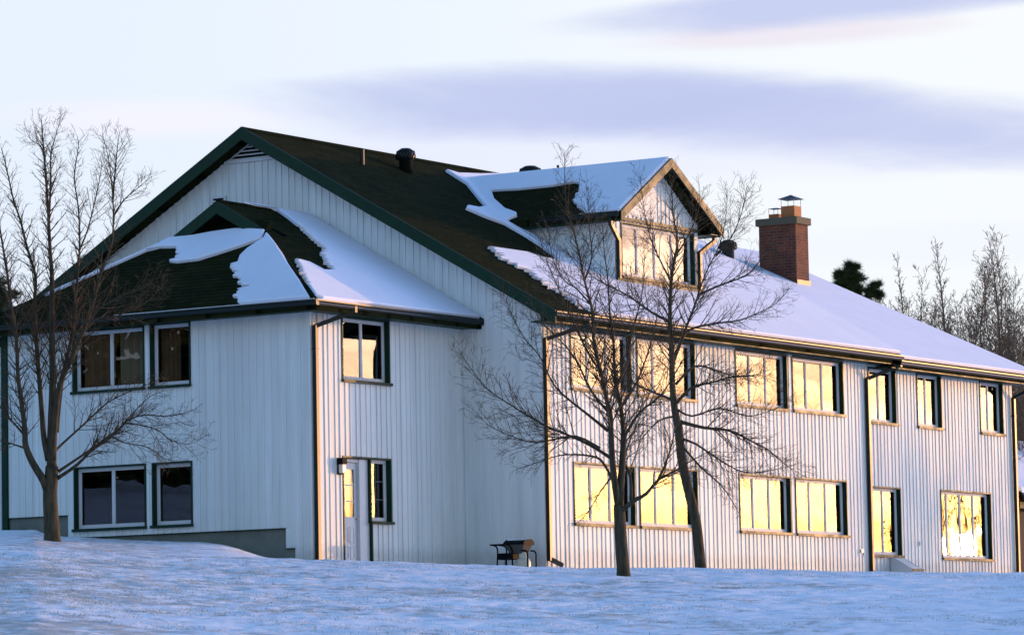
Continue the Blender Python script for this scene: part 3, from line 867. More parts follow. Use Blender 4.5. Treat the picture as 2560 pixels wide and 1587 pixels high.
mp += [V((x, EY+.02, zmain(EY+.02))) for x in (2.9, 8.0, 15.4)] + [V((15.4, 4, zmain(4))), V((15.4, RY, RZ)), V((11.5, RY, RZ))]
mp += [on_plane(x, y, *PL['main']) for x, y in ((1244, 439), (1196, 440), (1141, 438))]
snow_patch(None, (0, -RISE, 1), 'main', UX, .085, roof, jag=(15, 16, 17, 18, 19, 20, 21), seed=3, raw=mp, amp=.22)
s2 = [V((15.2, EY+.02, z2(EY+.02))), V((23.28, EY+.02, z2(EY+.02))), V((23.28, RY2, RZ2)), V((15.2, RY2, RZ2))]
snow_patch(None, (0, -R2, 1), None, UX, .085, roof, raw=s2)
bk = [V((-.36, RY+.05, RZ-.03)), V((-.36, 9.6, zmain(9.6))), V((15.4, 15.5, zmain(15.5))), V((15.4, RY+.05, RZ-.03))]
snow_patch(None, (0, RISE, 1), None, UX, .07, roof, raw=bk)
hipA = [(368, 630), (426, 600), (486, 594), (534, 585), (592, 577), (640, 578), (664, 580), (655, 600), (606, 618), (548, 637), (496, 653), (434, 660), (445, 639), (441, 621), (400, 622)]
snow_patch(hipA, (-AH, 0, 1), 'hip', UY_, .085, aroof, jag=(11, 12), seed=5, amp=.10)
hipB = [(660, 601), (620, 627), (582, 663), (590, 686), (617, 722), (594, 741), (603, 762), (776, 747), (742, 693), (708, 638), (670, 588)]
snow_patch(hipB, (-AH, 0, 1), 'hip', UY_, .085, aroof, jag=(2, 3, 4, 5), seed=6, amp=.13)
side = [(610, 514), (692, 529), (744, 566), (778, 601), (811, 624), (803, 641), (819, 668), (834, 681), (806, 681), (771, 662), (738, 653), (751, 679), (768, 717), (785, 743), (806, 750)]
sp = [on_plane(x, y, *PL['aside']) for x, y in side]
sp += [V((-.06, AYA+.03, AEZ+.015)), V((-.06, AYR-.02, ZR-.01)), V((-2.0, AYR-.02, ZR-.01))]
snow_patch(None, (0, -AS, 1), 'aside', UX, .085, aroof, jag=(2, 3, 4, 5, 6, 10, 11), seed=8, raw=sp, amp=.12)
_hk = (hy-AYA)/(HX-AX0)
strip = [V((AX0+1.0, AYB-_hk-.02, za_hip(AX0+1.0))), V((HX, hyb, HZ)), V((HX, hyb-.12, HZ)), V((AX0+1.0, AYB-_hk-.1, za_hip(AX0+1.0)))]
snow_patch(None, (-AH, 0, 1), None, UY_, .07, aroof, raw=strip)
dk = [(1464, 535), (1454, 528), (1438, 508), (1448, 487), (1450, 462), (1436, 459), (1381, 468), (1295, 477), (1230, 480), (1237, 501), (1264, 525), (1292, 535), (1293, 543), (1259, 556)]
dp = [V((DRX-.02, ymain(DRZ)+.1, DRZ-.012)), V((DRX-.02, DF+.02, DRZ-.012)), V((DEX0+.02, DF+.02, DEZ+.012))] + [on_plane(x, y, *PL['dorm']) for x, y in dk]
snow_patch(None, (-dl, 0, 1), 'dorm', UY_, .08, droof, jag=(4, 5), seed=9, raw=dp, amp=.09)
dr = [V((DRX+.02, DF+.02, DRZ-.012)), V((DRX+.02, ymain(DRZ), DRZ-.012)), V((DEX1-.02, ymain(DEZ), DEZ+.012)), V((DEX1-.02, DF+.02, DEZ+.012))]
snow_patch(None, (dl, 0, 1), None, UY_, .05, droof, raw=dr)
# thin lines of snow lying in the gutters
for q in ((-6.16, -6.08, 1.5, 6.6, 5.296, 5.335), (-6.075, -4.6, 1.44, 1.53, 5.296, 5.33)):
    mb = MB(); mb.box(*q); mb.build('snow_cover', M['roof_snow'], aroof)
mb = MB(); mb.box(DEX0-.08, DEX0+.01, DF+.05, 2.1, 8.066, 8.10); mb.build('snow_cover', M['roof_snow'], droof)

# ------------------------------------------------------------------ trees
def rot_about(v, ax, an): return Matrix.Rotation(an, 3, ax) @ v

class TreeB:
    def __init__(s, seed, twig=1.0, minr=.0036):
        s.r = random.Random(seed); s.trunk = MB(); s.crown = MB(); s.twig = twig; s.minr = minr; s.n = 0
    def limb(s, path, r0, r1, sides=7, into='trunk', ease=1.0):
        n = len(path)
        rad = [r0+(r1-r0)*(i/(n-1))**ease for i in range(n)]
        if sides == 12: rad[0] *= 1.45; rad[1] *= 1.16; rad[2] *= 1.05
        (s.trunk if into == 'trunk' else s.crown).tube(path, rad, sides)
        return rad
    def grow(s, p, d, L, r0, level, up=.25, spread=(30, 55)):
        """a curved branch that carries finer branches"""
        r = s.r; seg = max(3, int(L/(.16 if level < 3 else .10))); seg = min(seg, 9)
        path = [p.copy()]; d = d.normalized()
        kink = .16 if level < 3 else .22
        for i in range(seg):
            d = (d + V((r.gauss(0, 1), r.gauss(0, 1), r.gauss(0, .7)))*kink*.6 + V((0, 0, up*.16))).normalized()
            path.append(path[-1]+d*(L/seg))
        r1 = max(s.minr, r0*.22)
        rad = [max(s.minr, r0+(r1-r0)*(i/seg)) for i in range(seg+1)]
        s.crown.tube(path, rad, 5 if level == 1 else (4 if level == 2 else 3), cap=False)
        s.n += 1
        if level >= 4: return
        k = {1: 6.5, 2: 7.0, 3: 6.0}[level]*s.twig
        cnt = int(L*k + r.random())
        side = r.uniform(0, 6.28)
        for c in range(cnt):
            t = r.uniform(.18, .98); i = min(seg-1, int(t*seg)); q = path[i].lerp(path[i+1], t*seg-i)
            tg = (path[i+1]-path[i]).normalized()
            side += 2.4+r.uniform(-.5, .5)
            ax = rot_about(tg.orthogonal().normalized(), tg, side)
            nd = rot_about(tg, ax, radians(r.uniform(*spread)))
            nl = L*r.uniform(.26, .52)*(1.12-.55*t)
            if nl < .07: nl = r.uniform(.07, .14)
            rr = rad[i]*r.uniform(.45, .62)
            s.grow(q, nd, nl, max(s.minr, rr), level+1, up)
    def feather(s, path, rad, density, L, start=.2, up=.3, spread=(28, 55), level=2, lend=.36):
        """side branches all along a main limb"""
        r = s.r; n = len(path)-1
        lens = [(path[i+1]-path[i]).length for i in range(n)]; tot = sum(lens)
        cnt = int(tot*density)
        side = r.uniform(0, 6.28)
        for c in range(cnt):
            t = start+(1-start)*(c+r.random())/max(1, cnt)
            x = t*tot; i = 0
            while i < n-1 and x > lens[i]: x -= lens[i]; i += 1
            q = path[i].lerp(path[i+1], min(1, x/lens[i])); tg = (path[i+1]-path[i]).normalized()
            rr = rad[i]+(rad[i+1]-rad[i])*min(1, x/lens[i])
            side += 2.4+r.uniform(-.6, .6)
            ax = rot_about(tg.orthogonal().normalized(), tg, side)
            nd = rot_about(tg, ax, radians(r.uniform(*spread)))
            s.grow(q, nd, L*r.uniform(.5, 1.15)*(1-(1-lend)*t), max(s.minr, min(rr*.5, .0135)), level, up)
    def done(s, name, label, cat, base, group=None, tm='bark', cm='twig'):
        root = thing(name, label, cat, base, group)
        a = s.trunk.build('trunk', M[tm], None, smooth=True); b = s.crown.build('crown', M[cm], None)
        for o in (a, b):
            o.data.transform(Matrix.Translation(-V(base))); o.parent = root
        return root

def spline(pts, sub=3):
    """Catmull-Rom through the points"""
    out = []; n = len(pts)
    for i in range(n-1):
        p0 = pts[max(0, i-1)]; p1 = pts[i]; p2 = pts[i+1]; p3 = pts[min(n-1, i+2)]
        for k in range(sub):
            t = k/sub
            out.append(.5*((2*p1)+(p2-p0)*t+(2*p0-5*p1+4*p2-p3)*t*t+(3*p1-p0-3*p2+p3)*t*t*t))
    out.append(pts[-1]); return out

def photo_tree(name, label, dist, base_xy, limbs, seed, twig, dens, L, minr=.0022):
    """limbs: (depth drift in m, start radius, end radius, directions...) measured at the tree's own distance"""
    v = ray(*base_xy); h = sqrt(v.x*v.x+v.y*v.y); v = v*(dist/h)
    base = CAM+v; base.z = ground_xy(base.x, base.y)
    tb = TreeB(seed, twig, minr); r = tb.r
    def at(x, y, dd):
        w = ray(x, y); return CAM + w*((dist+dd)/sqrt(w.x*w.x+w.y*w.y))
    for k, (drift, r0, r1, pts, kw) in enumerate(limbs):
        d0 = kw.get('d0', 0.0)
        P = []
        for i, (x, y) in enumerate(pts):
            t = i/(len(pts)-1); P.append(at(x, y, d0+(drift-d0)*t))
        if k == 0: P[0].z = base.z-.12
        P = spline(P)
        rad = tb.limb(P, r0, r1, 12 if k == 0 else (8 if r0 > .04 else 5), 'trunk' if r0 > .035 else 'crown', kw.get('ease', .62))
        if not kw.get('bare'): tb.feather(P, rad, kw.get('dens', dens), kw.get('L', L), kw.get('start', .2), kw.get('up', .35), kw.get('spread', (25, 55)))
    print(name, 'branches', tb.n, 'faces', len(tb.crown.f))
    return tb.done(name, label, 'tree', base)

B = dict(bare=True)
t1 = [
 (0, .165, .125, [(131, 1366), (130, 1330), (127, 1280), (125, 1235), (128, 1200), (130, 1165)], B),
 (-.6, .095, .012, [(122, 1240), (110, 1203), (82, 1157), (64, 1113), (62, 1071), (52, 992), (45, 941), (40, 838), (26, 752), (17, 675), (0, 572), (-12, 470)], {}),
 (.7, .070, .008, [(122, 1150), (110, 1095), (103, 1009), (93, 879), (86, 769), (89, 693), (69, 624), (52, 555), (34, 500), (17, 424), (4, 372)], {}),
 (.2, .105 , .0035, [(130, 1170), (128, 1095), (132, 941), (129, 803), (130, 693), (125, 624), (120, 521), (110, 383), (105, 330), (104, 292)], {}),
 (-.9, .080 , .0035, [(131, 1150), (137, 1044), (151, 958), (179, 896), (203, 837), (220, 796), (241, 727), (254, 675), (275, 624), (284, 555), (280, 469), (272, 400), (256, 334)], {}),
 (1.0, .055 , .0035, [(140, 1080), (155, 950), (180, 840), (189, 752), (187, 761), (199, 624), (196, 521), (186, 445), (196, 366), (193, 340)], {}),
 (1.1, .024 , .003, [(199, 624), (220, 572), (241, 486), (254, 418), (250, 390)], dict(d0=.8)),
 (.6, .030 , .003, [(122, 560), (127, 452), (127, 383), (137, 349), (155, 283)], dict(d0=.15)),
 (-.9, .026 , .003, [(282, 500), (292, 383), (299, 332)], dict(d0=-.8)),
 (-.8, .024 , .003, [(284, 540), (310, 500), (345, 470), (380, 440)], dict(d0=-.7)),
 (-.4, .022 , .003, [(110, 383), (98, 362), (78, 350), (66, 328)], dict(d0=.2)),
 (-1.6, .042 , .0035, [(142, 1196), (193, 1161), (241, 1113), (299, 1071), (316, 1051), (361, 1037), (413, 1040), (457, 1033), (492, 1020)], dict(up=.1)),
 (-.9, .034 , .0035, [(146, 1178), (213, 1133), (275, 1095), (309, 1057), (344, 1020), (378, 989), (413, 975)], dict(up=.1)),
 (.9, .034 , .0035, [(138, 1128), (155, 1110), (220, 1051), (265, 1009), (310, 985), (370, 960), (420, 940)], {}),
 (-1.3, .020 , .003, [(310, 1058), (344, 1061), (395, 1075), (430, 1102), (475, 1109), (518, 1087)], dict(d0=-1.0, up=0)),
 (-1.3, .018 , .003, [(280, 1090), (310, 1106), (371, 1118), (413, 1147), (461, 1157)], dict(d0=-.8, up=-.1)),
 (.8, .026 , .003, [(58, 1118), (31, 1109), (0, 1099), (-40, 1090)], {}),
 (-.8, .030 , .003, [(64, 1090), (20, 1040), (-10, 1000), (-40, 930)], {}),
 (.9, .030 , .003, [(92, 870), (70, 800), (45, 760), (20, 700), (8, 640)], {}),
 (-.6, .030 , .003, [(215, 805), (250, 770), (300, 740), (345, 720), (400, 690)], dict(d0=-.3, up=.1)),
 (.5, .026 , .003, [(200, 850), (235, 800), (290, 790), (360, 760), (420, 700)], dict(up=.15)),
]
photo_tree('bare_tree', 'leafless many stemmed tree in front of the shaded annex wall', 76.0, (131, 1357), t1, 11, 1.4, 15, .84)
t2 = [
 (0, .125, .095, [(1560, 1442), (1558, 1425), (1554, 1374), (1550, 1304), (1548, 1262)], B),
 (-.7, .070 , .0035, [(1547, 1270), (1536, 1199), (1531, 1147), (1528, 1087), (1526, 1035), (1517, 1001), (1503, 932), (1486, 863), (1481, 794), (1480, 773), (1462, 704), (1448, 635), (1431, 566), (1417, 525), (1412, 463), (1412, 380)], {}),
 (.7, .072 , .0035, [(1549, 1265), (1555, 1165), (1559, 1095), (1558, 1069), (1552, 1018), (1541, 966), (1536, 915), (1533, 846), (1524, 777), (1520, 704), (1510, 620), (1505, 540)], {}),
 (-.9, .056 , .0035, [(1548, 1282), (1583, 1252), (1615, 1234), (1646, 1199), (1691, 1175), (1730, 1150), (1790, 1120)], dict(start=.35)),
 (1.0, .036 , .0035, [(1578, 1250), (1576, 1192), (1562, 1150), (1575, 1100), (1600, 1040), (1620, 980)], {}),
 (-.3, .030 , .0035, [(1646, 1199), (1667, 1151), (1684, 1090), (1690, 1020)], dict(d0=-.5)),
 (-1.0, .034 , .003, [(1520, 1076), (1469, 1035), (1417, 994), (1383, 959), (1349, 890), (1300, 829), (1254, 721)], dict()),
 (.9, .036 , .003, [(1531, 1147), (1486, 1118), (1435, 1093), (1376, 1069), (1331, 1045), (1280, 1014), (1218, 971), (1176, 919), (1147, 873)], dict()),
 (-.6, .028 , .003, [(1500, 1120), (1440, 1090), (1376, 1100), (1331, 1105), (1280, 1090), (1224, 1064), (1187, 1027)], dict()),
 (.4, .030 , .003, [(1532, 1200), (1503, 1150), (1466, 1138), (1420, 1136), (1383, 1142), (1314, 1166), (1290, 1172)], dict(up=.1, L=.5)),
 (-1.0, .030 , .003, [(1526, 1035), (1480, 980), (1440, 900), (1400, 850), (1350, 800), (1320, 740)], {}),
 (1.1, .028 , .003, [(1503, 932), (1470, 880), (1430, 800), (1400, 730), (1370, 660), (1350, 600)], {}),
 (.6, .030 , .003, [(1541, 966), (1570, 900), (1580, 830), (1600, 760), (1610, 690), (1600, 620)], {}),
 (-1.2, .032 , .003, [(1556, 1100), (1600, 1030), (1650, 990), (1690, 930), (1720, 880)], {}),
 (1.2, .032 , .003, [(1552, 1018), (1590, 960), (1620, 880), (1640, 800), (1650, 720)], {}),
 (-.6, .020, .004, [(1476, 760), (1440, 720), (1410, 700), (1380, 640), (1370, 560)], dict(d0=-.3)),
 (-.6, .020, .004, [(1462, 700), (1480, 640), (1472, 560), (1470, 470)], dict(d0=-.3)),
 (.6, .020, .004, [(1530, 1190), (1500, 1230), (1470, 1280), (1440, 1310)], dict(up=-.4, L=.4)),
]
photo_tree('bare_tree', 'leafless forked tree with a low crotch standing nearer on the snow', 65.0, (1559, 1437), t2, 23, 1.45, 16, .92)
t3 = [
 (0, .125, .085, [(1754, 1428), (1750, 1405), (1740, 1304), (1719, 1217), (1705, 1147), (1696, 1069)], B),
 (-.3, .085 , .0035, [(1696, 1069), (1686, 1018), (1681, 966), (1680, 900), (1679, 863), (1675, 790), (1678, 704), (1689, 635), (1694, 600), (1682, 532), (1680, 480), (1672, 430)], dict(ease=.7)),
 (-.9, .040 , .003, [(1686, 1014), (1727, 970), (1779, 956), (1830, 942), (1885, 939), (1930, 920)], {}),
 (.8, .045 , .003, [(1693, 1052), (1761, 1069), (1823, 1076), (1882, 1104), (1920, 1124), (1969, 1165), (2017, 1193)], dict(up=.05)),
 (-.6, .034 , .003, [(1685, 1000), (1617, 973), (1579, 952), (1540, 900), (1500, 880)], {}),
 (-.9, .042 , .003, [(1684, 900), (1706, 846), (1716, 817), (1740, 755), (1750, 721), (1771, 669), (1800, 610), (1815, 540), (1818, 470)], {}),
 (.9, .036 , .003, [(1700, 850), (1730, 821), (1798, 807), (1850, 800), (1900, 780), (1940, 759), (1965, 730)], {}),
 (-.7, .030 , .003, [(1750, 735), (1798, 714), (1867, 687), (1900, 650), (1920, 610)], dict(d0=-.5, up=.2)),
 (.7, .038 , .003, [(1676, 805), (1627, 779), (1575, 742), (1523, 714), (1480, 690), (1440, 640)], {}),
 (.9, .032 , .003, [(1690, 960), (1737, 915), (1790, 925), (1837, 940), (1900, 938), (1950, 960)], {}),
 (-1.0, .032 , .003, [(1702, 1110), (1750, 1165), (1803, 1213), (1835, 1260), (1858, 1304)], dict(up=-.2, L=.45)),
 (-.8, .034 , .003, [(1699, 1095), (1740, 1110), (1800, 1150), (1860, 1180), (1930, 1175), (1990, 1160)], dict(up=0)),
 (.7, .026 , .003, [(1678, 704), (1650, 650), (1625, 590), (1610, 520), (1600, 440)], {}),
 (.6, .026 , .003, [(1689, 640), (1720, 590), (1745, 530), (1750, 470)], {}),
 (-.5, .022, .004, [(1790, 640), (1830, 590), (1855, 530), (1866, 470)], dict(d0=-.6)),
 (1.0, .030 , .003, [(1692, 1040), (1650, 1050), (1610, 1090), (1590, 1130)], {}),
 (-1.0, .030 , .003, [(1688, 1020), (1730, 1040), (1800, 1020), (1870, 1040), (1940, 1020), (1990, 980)], {}),
]
photo_tree('bare_tree', 'leafless leaning tree close to the long wall', 76.5, (1750, 1410), t3, 37, 1.45, 16, .96)

# --- trees beyond the house
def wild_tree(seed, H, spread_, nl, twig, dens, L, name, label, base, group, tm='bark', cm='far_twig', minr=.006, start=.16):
    tb = TreeB(seed, twig, minr); r = tb.r
    base = V(base)
    top = base+V((r.uniform(-.4, .4), r.uniform(-.4, .4), H*.62))
    P = spline([base-V((0, 0, .2)), base.lerp(top, .3)+V((r.uniform(-.15, .15), r.uniform(-.15, .15), 0)), base.lerp(top, .65)+V((r.uniform(-.2, .2), r.uniform(-.2, .2), 0)), top])
    tb.limb(P, .012*H+.03, .05, 8)
    for k in range(nl):
        t = start+(.95-start)*(k+r.random()*.7)/nl; q = base.lerp(top, t); a = k*2.4+r.uniform(-.4, .4)
        e = spread_*(1.1-.75*t)*r.uniform(.7, 1.15); hh = H*(.34+.28*r.random())*(1-.35*t)
        out = V((cos(a)*e, sin(a)*e, 0))
        Q = spline([q, q+out*.45+V((0, 0, hh*.28)), q+out*.8+V((0, 0, hh*.62)), q+out+V((r.uniform(-.3, .3), r.uniform(-.3, .3), hh))])
        rad = tb.limb(Q, .055*(1.25-.7*t)*H/11, minr, 5, 'crown')
        tb.feather(Q, rad, dens, L, .12, .45, (22, 48), 2, .5)
    Q = spline([top, top+V((.1, .1, H*.2)), top+V((-.1, .2, H*.38))]); rad = tb.limb(Q, .05, minr, 5, 'crown'); tb.feather(Q, rad, dens*1.2, L*.8, 0, .5, (22, 45), 2)
    return tb.done(name, label, 'tree', base, group, tm, cm)
def copy_tree(o, loc, rz, sc, label):
    c = o.copy(); COL.objects.link(c); c.location = loc; c.rotation_euler = (0, 0, rz); c.scale = (sc, sc, sc); c['label'] = label
    for ch in o.children:
        d = ch.copy(); COL.objects.link(d); d.parent = c
    return c
def far_at(x, y, dist):
    w = ray(x, y); return CAM + w*(dist/sqrt(w.x*w.x+w.y*w.y))
GRP = 'bare trees behind the house'
def gpos(x, dist): p = far_at(x, 1430, dist); p.z = ground_xy(p.x, p.y, False)-.4; return p
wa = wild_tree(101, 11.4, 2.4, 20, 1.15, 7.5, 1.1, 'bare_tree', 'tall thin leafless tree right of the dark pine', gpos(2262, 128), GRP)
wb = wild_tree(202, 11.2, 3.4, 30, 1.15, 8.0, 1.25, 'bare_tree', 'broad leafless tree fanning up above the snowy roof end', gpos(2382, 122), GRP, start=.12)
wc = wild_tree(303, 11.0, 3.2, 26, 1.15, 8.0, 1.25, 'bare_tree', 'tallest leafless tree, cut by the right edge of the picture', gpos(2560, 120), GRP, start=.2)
copy_tree(wb, gpos(2318, 135), 1.9, .86, 'low leafless tree between the thin tree and the broad fan shaped one')
copy_tree(wa, gpos(2450, 140), 2.6, .64, 'short leafless tree behind the gap at the right of the broad fan')
copy_tree(wb, gpos(2500, 132), 4.0, .78, 'dense low leafless tree under the tallest one')
copy_tree(wa, gpos(2590, 128), .9, .9, 'leafless tree half outside the right edge behind the outbuilding')
copy_tree(wb, gpos(2552, 150), 5.2, .74, 'farthest low leafless tree behind the outbuilding roof')
copy_tree(wb, gpos(2215, 140), 3.1, .66, 'small leafless tree just showing over the roof beside the pine')

copy_tree(wb, gpos(2420, 146), 0.4, .80, 'low leafless tree filling in behind the right side of the broad fan')
copy_tree(wb, gpos(2480, 118), 2.4, .62, 'lowest leafless tree close behind the gutter of the roof end')
copy_tree(wa, gpos(2534, 124), 3.3, .66, 'narrow leafless tree just left of the tallest one')
copy_tree(wb, gpos(2350, 150), 1.1, .82, 'leafless tree seen low between the snowy roof and the broad fan')
copy_tree(wb, gpos(2440, 126), 5.6, .74, 'rounded low leafless tree right below the gap of the fan')
copy_tree(wb, gpos(2520, 142), 0.8, .84, 'bushy leafless tree behind the narrow one at the right')
copy_tree(wb, gpos(2400, 136), 2.2, .76, 'tangled low leafless tree at the foot of the broad fan')
copy_tree(wb, gpos(2465, 152), 4.4, .92, 'pale leafless tree showing farthest back in the gap')
copy_tree(wb, gpos(2540, 134), 1.5, .72, 'thick low leafless tree above the far end of the gutter')
copy_tree(wb, gpos(2290, 142), 0.2, .72, 'low leafless tree filling the gap right of the thin one')
copy_tree(wb, gpos(2570, 112), 3.7, .60, 'low leafless tree at the picture edge just above the outbuilding roof')
def pine(name, label, x, dist, clumps, seed, trunk_x, trunk_top):
    r = random.Random(seed); base = gpos(trunk_x, dist)
    root = thing(name, label, 'tree', base)
    top = far_at(*trunk_top, dist)
    mb = MB(); mb.tube([V((0, 0, -.2)), (top-base)*.5+V((.1, 0, 0)), top-base], [.2, .12, .04], 8)
    cr = MB()
    for (cx, cy, rad, n) in clumps:
        c = far_at(cx, cy, dist)-base; R0 = rad/FPX*dist
        mb.tube([V(((c.x)*.25, (c.y)*.25, max(.3, c.z-R0*1.5))), c], [.06, .02], 5)
        subs = []
        for k in range(max(6, n//38)):
            q = V((r.gauss(0, 1), r.gauss(0, 1), r.gauss(0, 1))).normalized()*R0*r.random()**.5; q.z *= .85; subs.append(q)
        for q0 in subs:
            rs = R0*r.uniform(.12, .27)
            for k in range(30):
                q = q0+V((r.gauss(0, 1), r.gauss(0, 1), r.gauss(0, .7)))*rs*.6; p = c+q
                ax = (q-q0+V((0, 0, .12))+V((r.gauss(0, .12), r.gauss(0, .12), r.gauss(0, .12)))).normalized()
                for j in range(5):
                    d = (ax+V((r.gauss(0, .6), r.gauss(0, .6), r.gauss(0, .6)))).normalized(); o = d.orthogonal().normalized()*.015; l = r.uniform(.10, .26)
                    cr.poly([p-o, p+o, p+d*l])
    mb.build('trunk', M['bark'], root); cr.build('crown', M['needles'], root)
    return root
pine('pine_tree', 'dark green pine whose two crown clumps show above the snowy roof', 2135, 118, [(2118, 702, 28, 900), (2138, 692, 22, 600), (2108, 722, 22, 520), (2124, 670, 12, 220), (2138, 672, 10, 160), (2098, 690, 12, 200), (2136, 724, 22, 520), (2120, 745, 20, 400), (2178, 734, 17, 360), (2190, 714, 11, 200), (2168, 754, 18, 360), (2194, 738, 9, 140), (2150, 760, 18, 300)], 5, 2145, (2135, 690))
pine('pine_tree', 'dark evergreen peeping out behind the left end of the annex roof', 20, 112, [(10, 745, 26, 420), (-10, 720, 30, 500), (34, 738, 14, 160), (0, 780, 40, 500), (-40, 740, 50, 700)], 9, -10, (-10, 700))

# woods beside the yard, outside the picture: mirrored in the panes, and they break up the last light on the far end of the wall
def bare_wood():
    r = random.Random(404); tb = TreeB(404, .8, .011); allm = MB()
    sd = V((SUN_DIR.x, SUN_DIR.y, 0)).normalized(); sp_ = V((-SUN_DIR.y, SUN_DIR.x, 0)).normalized()
    for x0, t, H in ((16.6, 52, 6.6), (18.6, 47, 5.6), (20.2, 58, 6.4), (17.9, 66, 7.2), (22.4, 50, 5.4), (15.4, 71, 6.8), (24.5, 64, 7.5), (27, 55, 7.6), (14.2, 60, 5.2)):
        b = V((x0, 0, 0))+sd*t+sp_*r.uniform(-.5, .5); b.z = ground_xy(b.x, b.y, False)-.2
        top = b+V((r.uniform(-.2, .2), r.uniform(-.2, .2), H*.7))
        P = spline([b, b.lerp(top, .5)+V((.1, .1, 0)), top]); tb.limb(P, .11, .04, 7, 'crown')
        for k in range(11):
            q = b.lerp(top, .2+.75*k/11); a = k*2.4+r.random(); e = r.uniform(.7, 1.5)
            Q = spline([q, q+V((cos(a)*e*.5, sin(a)*e*.5, H*.12)), q+V((cos(a)*e, sin(a)*e, H*.3))]); rad = tb.limb(Q, .045, .014, 5, 'crown')
            tb.feather(Q, rad, 5.0, .8, .15, .4, (25, 50), 3, .5)
    o = tb.crown.build('bare_wood', M['bark']); tag(o, 'thin leafless wood across the yard, mirrored in the lower windows', 'wood', None, 'stuff')
bare_wood()
def spruce_wood():
    r = random.Random(55); mb = MB()
    for k in range(84):
        b = V((-58, 44, 0))+V((cos(1.05), sin(1.05), 0))*((k % 28)*1.75-12)+V((-sin(1.05), cos(1.05), 0))*(r.uniform(-2, 2)+4*(k//28)); b.z = ground_xy(b.x, b.y, False)-.2
        H = r.uniform(17, 23); R0 = H*.15
        mb.tube([b, b+V((0, 0, H))], [.14, .02], 6)
        for lev in range(26):
            t = lev/26; z = H*(.04+.96*t); rr = R0*(1-t)*r.uniform(.8, 1.15)+.06
            for q in range(11):
                a = r.uniform(0, 6.28); c = b+V((0, 0, z)); e = c+V((cos(a)*rr, sin(a)*rr, -rr*.35)); sx = V((-sin(a), cos(a), 0))*(.16+.25*(1-t))
                mb.poly([c, e.lerp(c, .35)+sx, e, e.lerp(c, .35)-sx])
    o = mb.build('spruce_wood', M['needles']); tag(o, 'dark spruce wood left of the lawn, mirrored in the annex windows', 'wood', None, 'stuff')
spruce_wood()

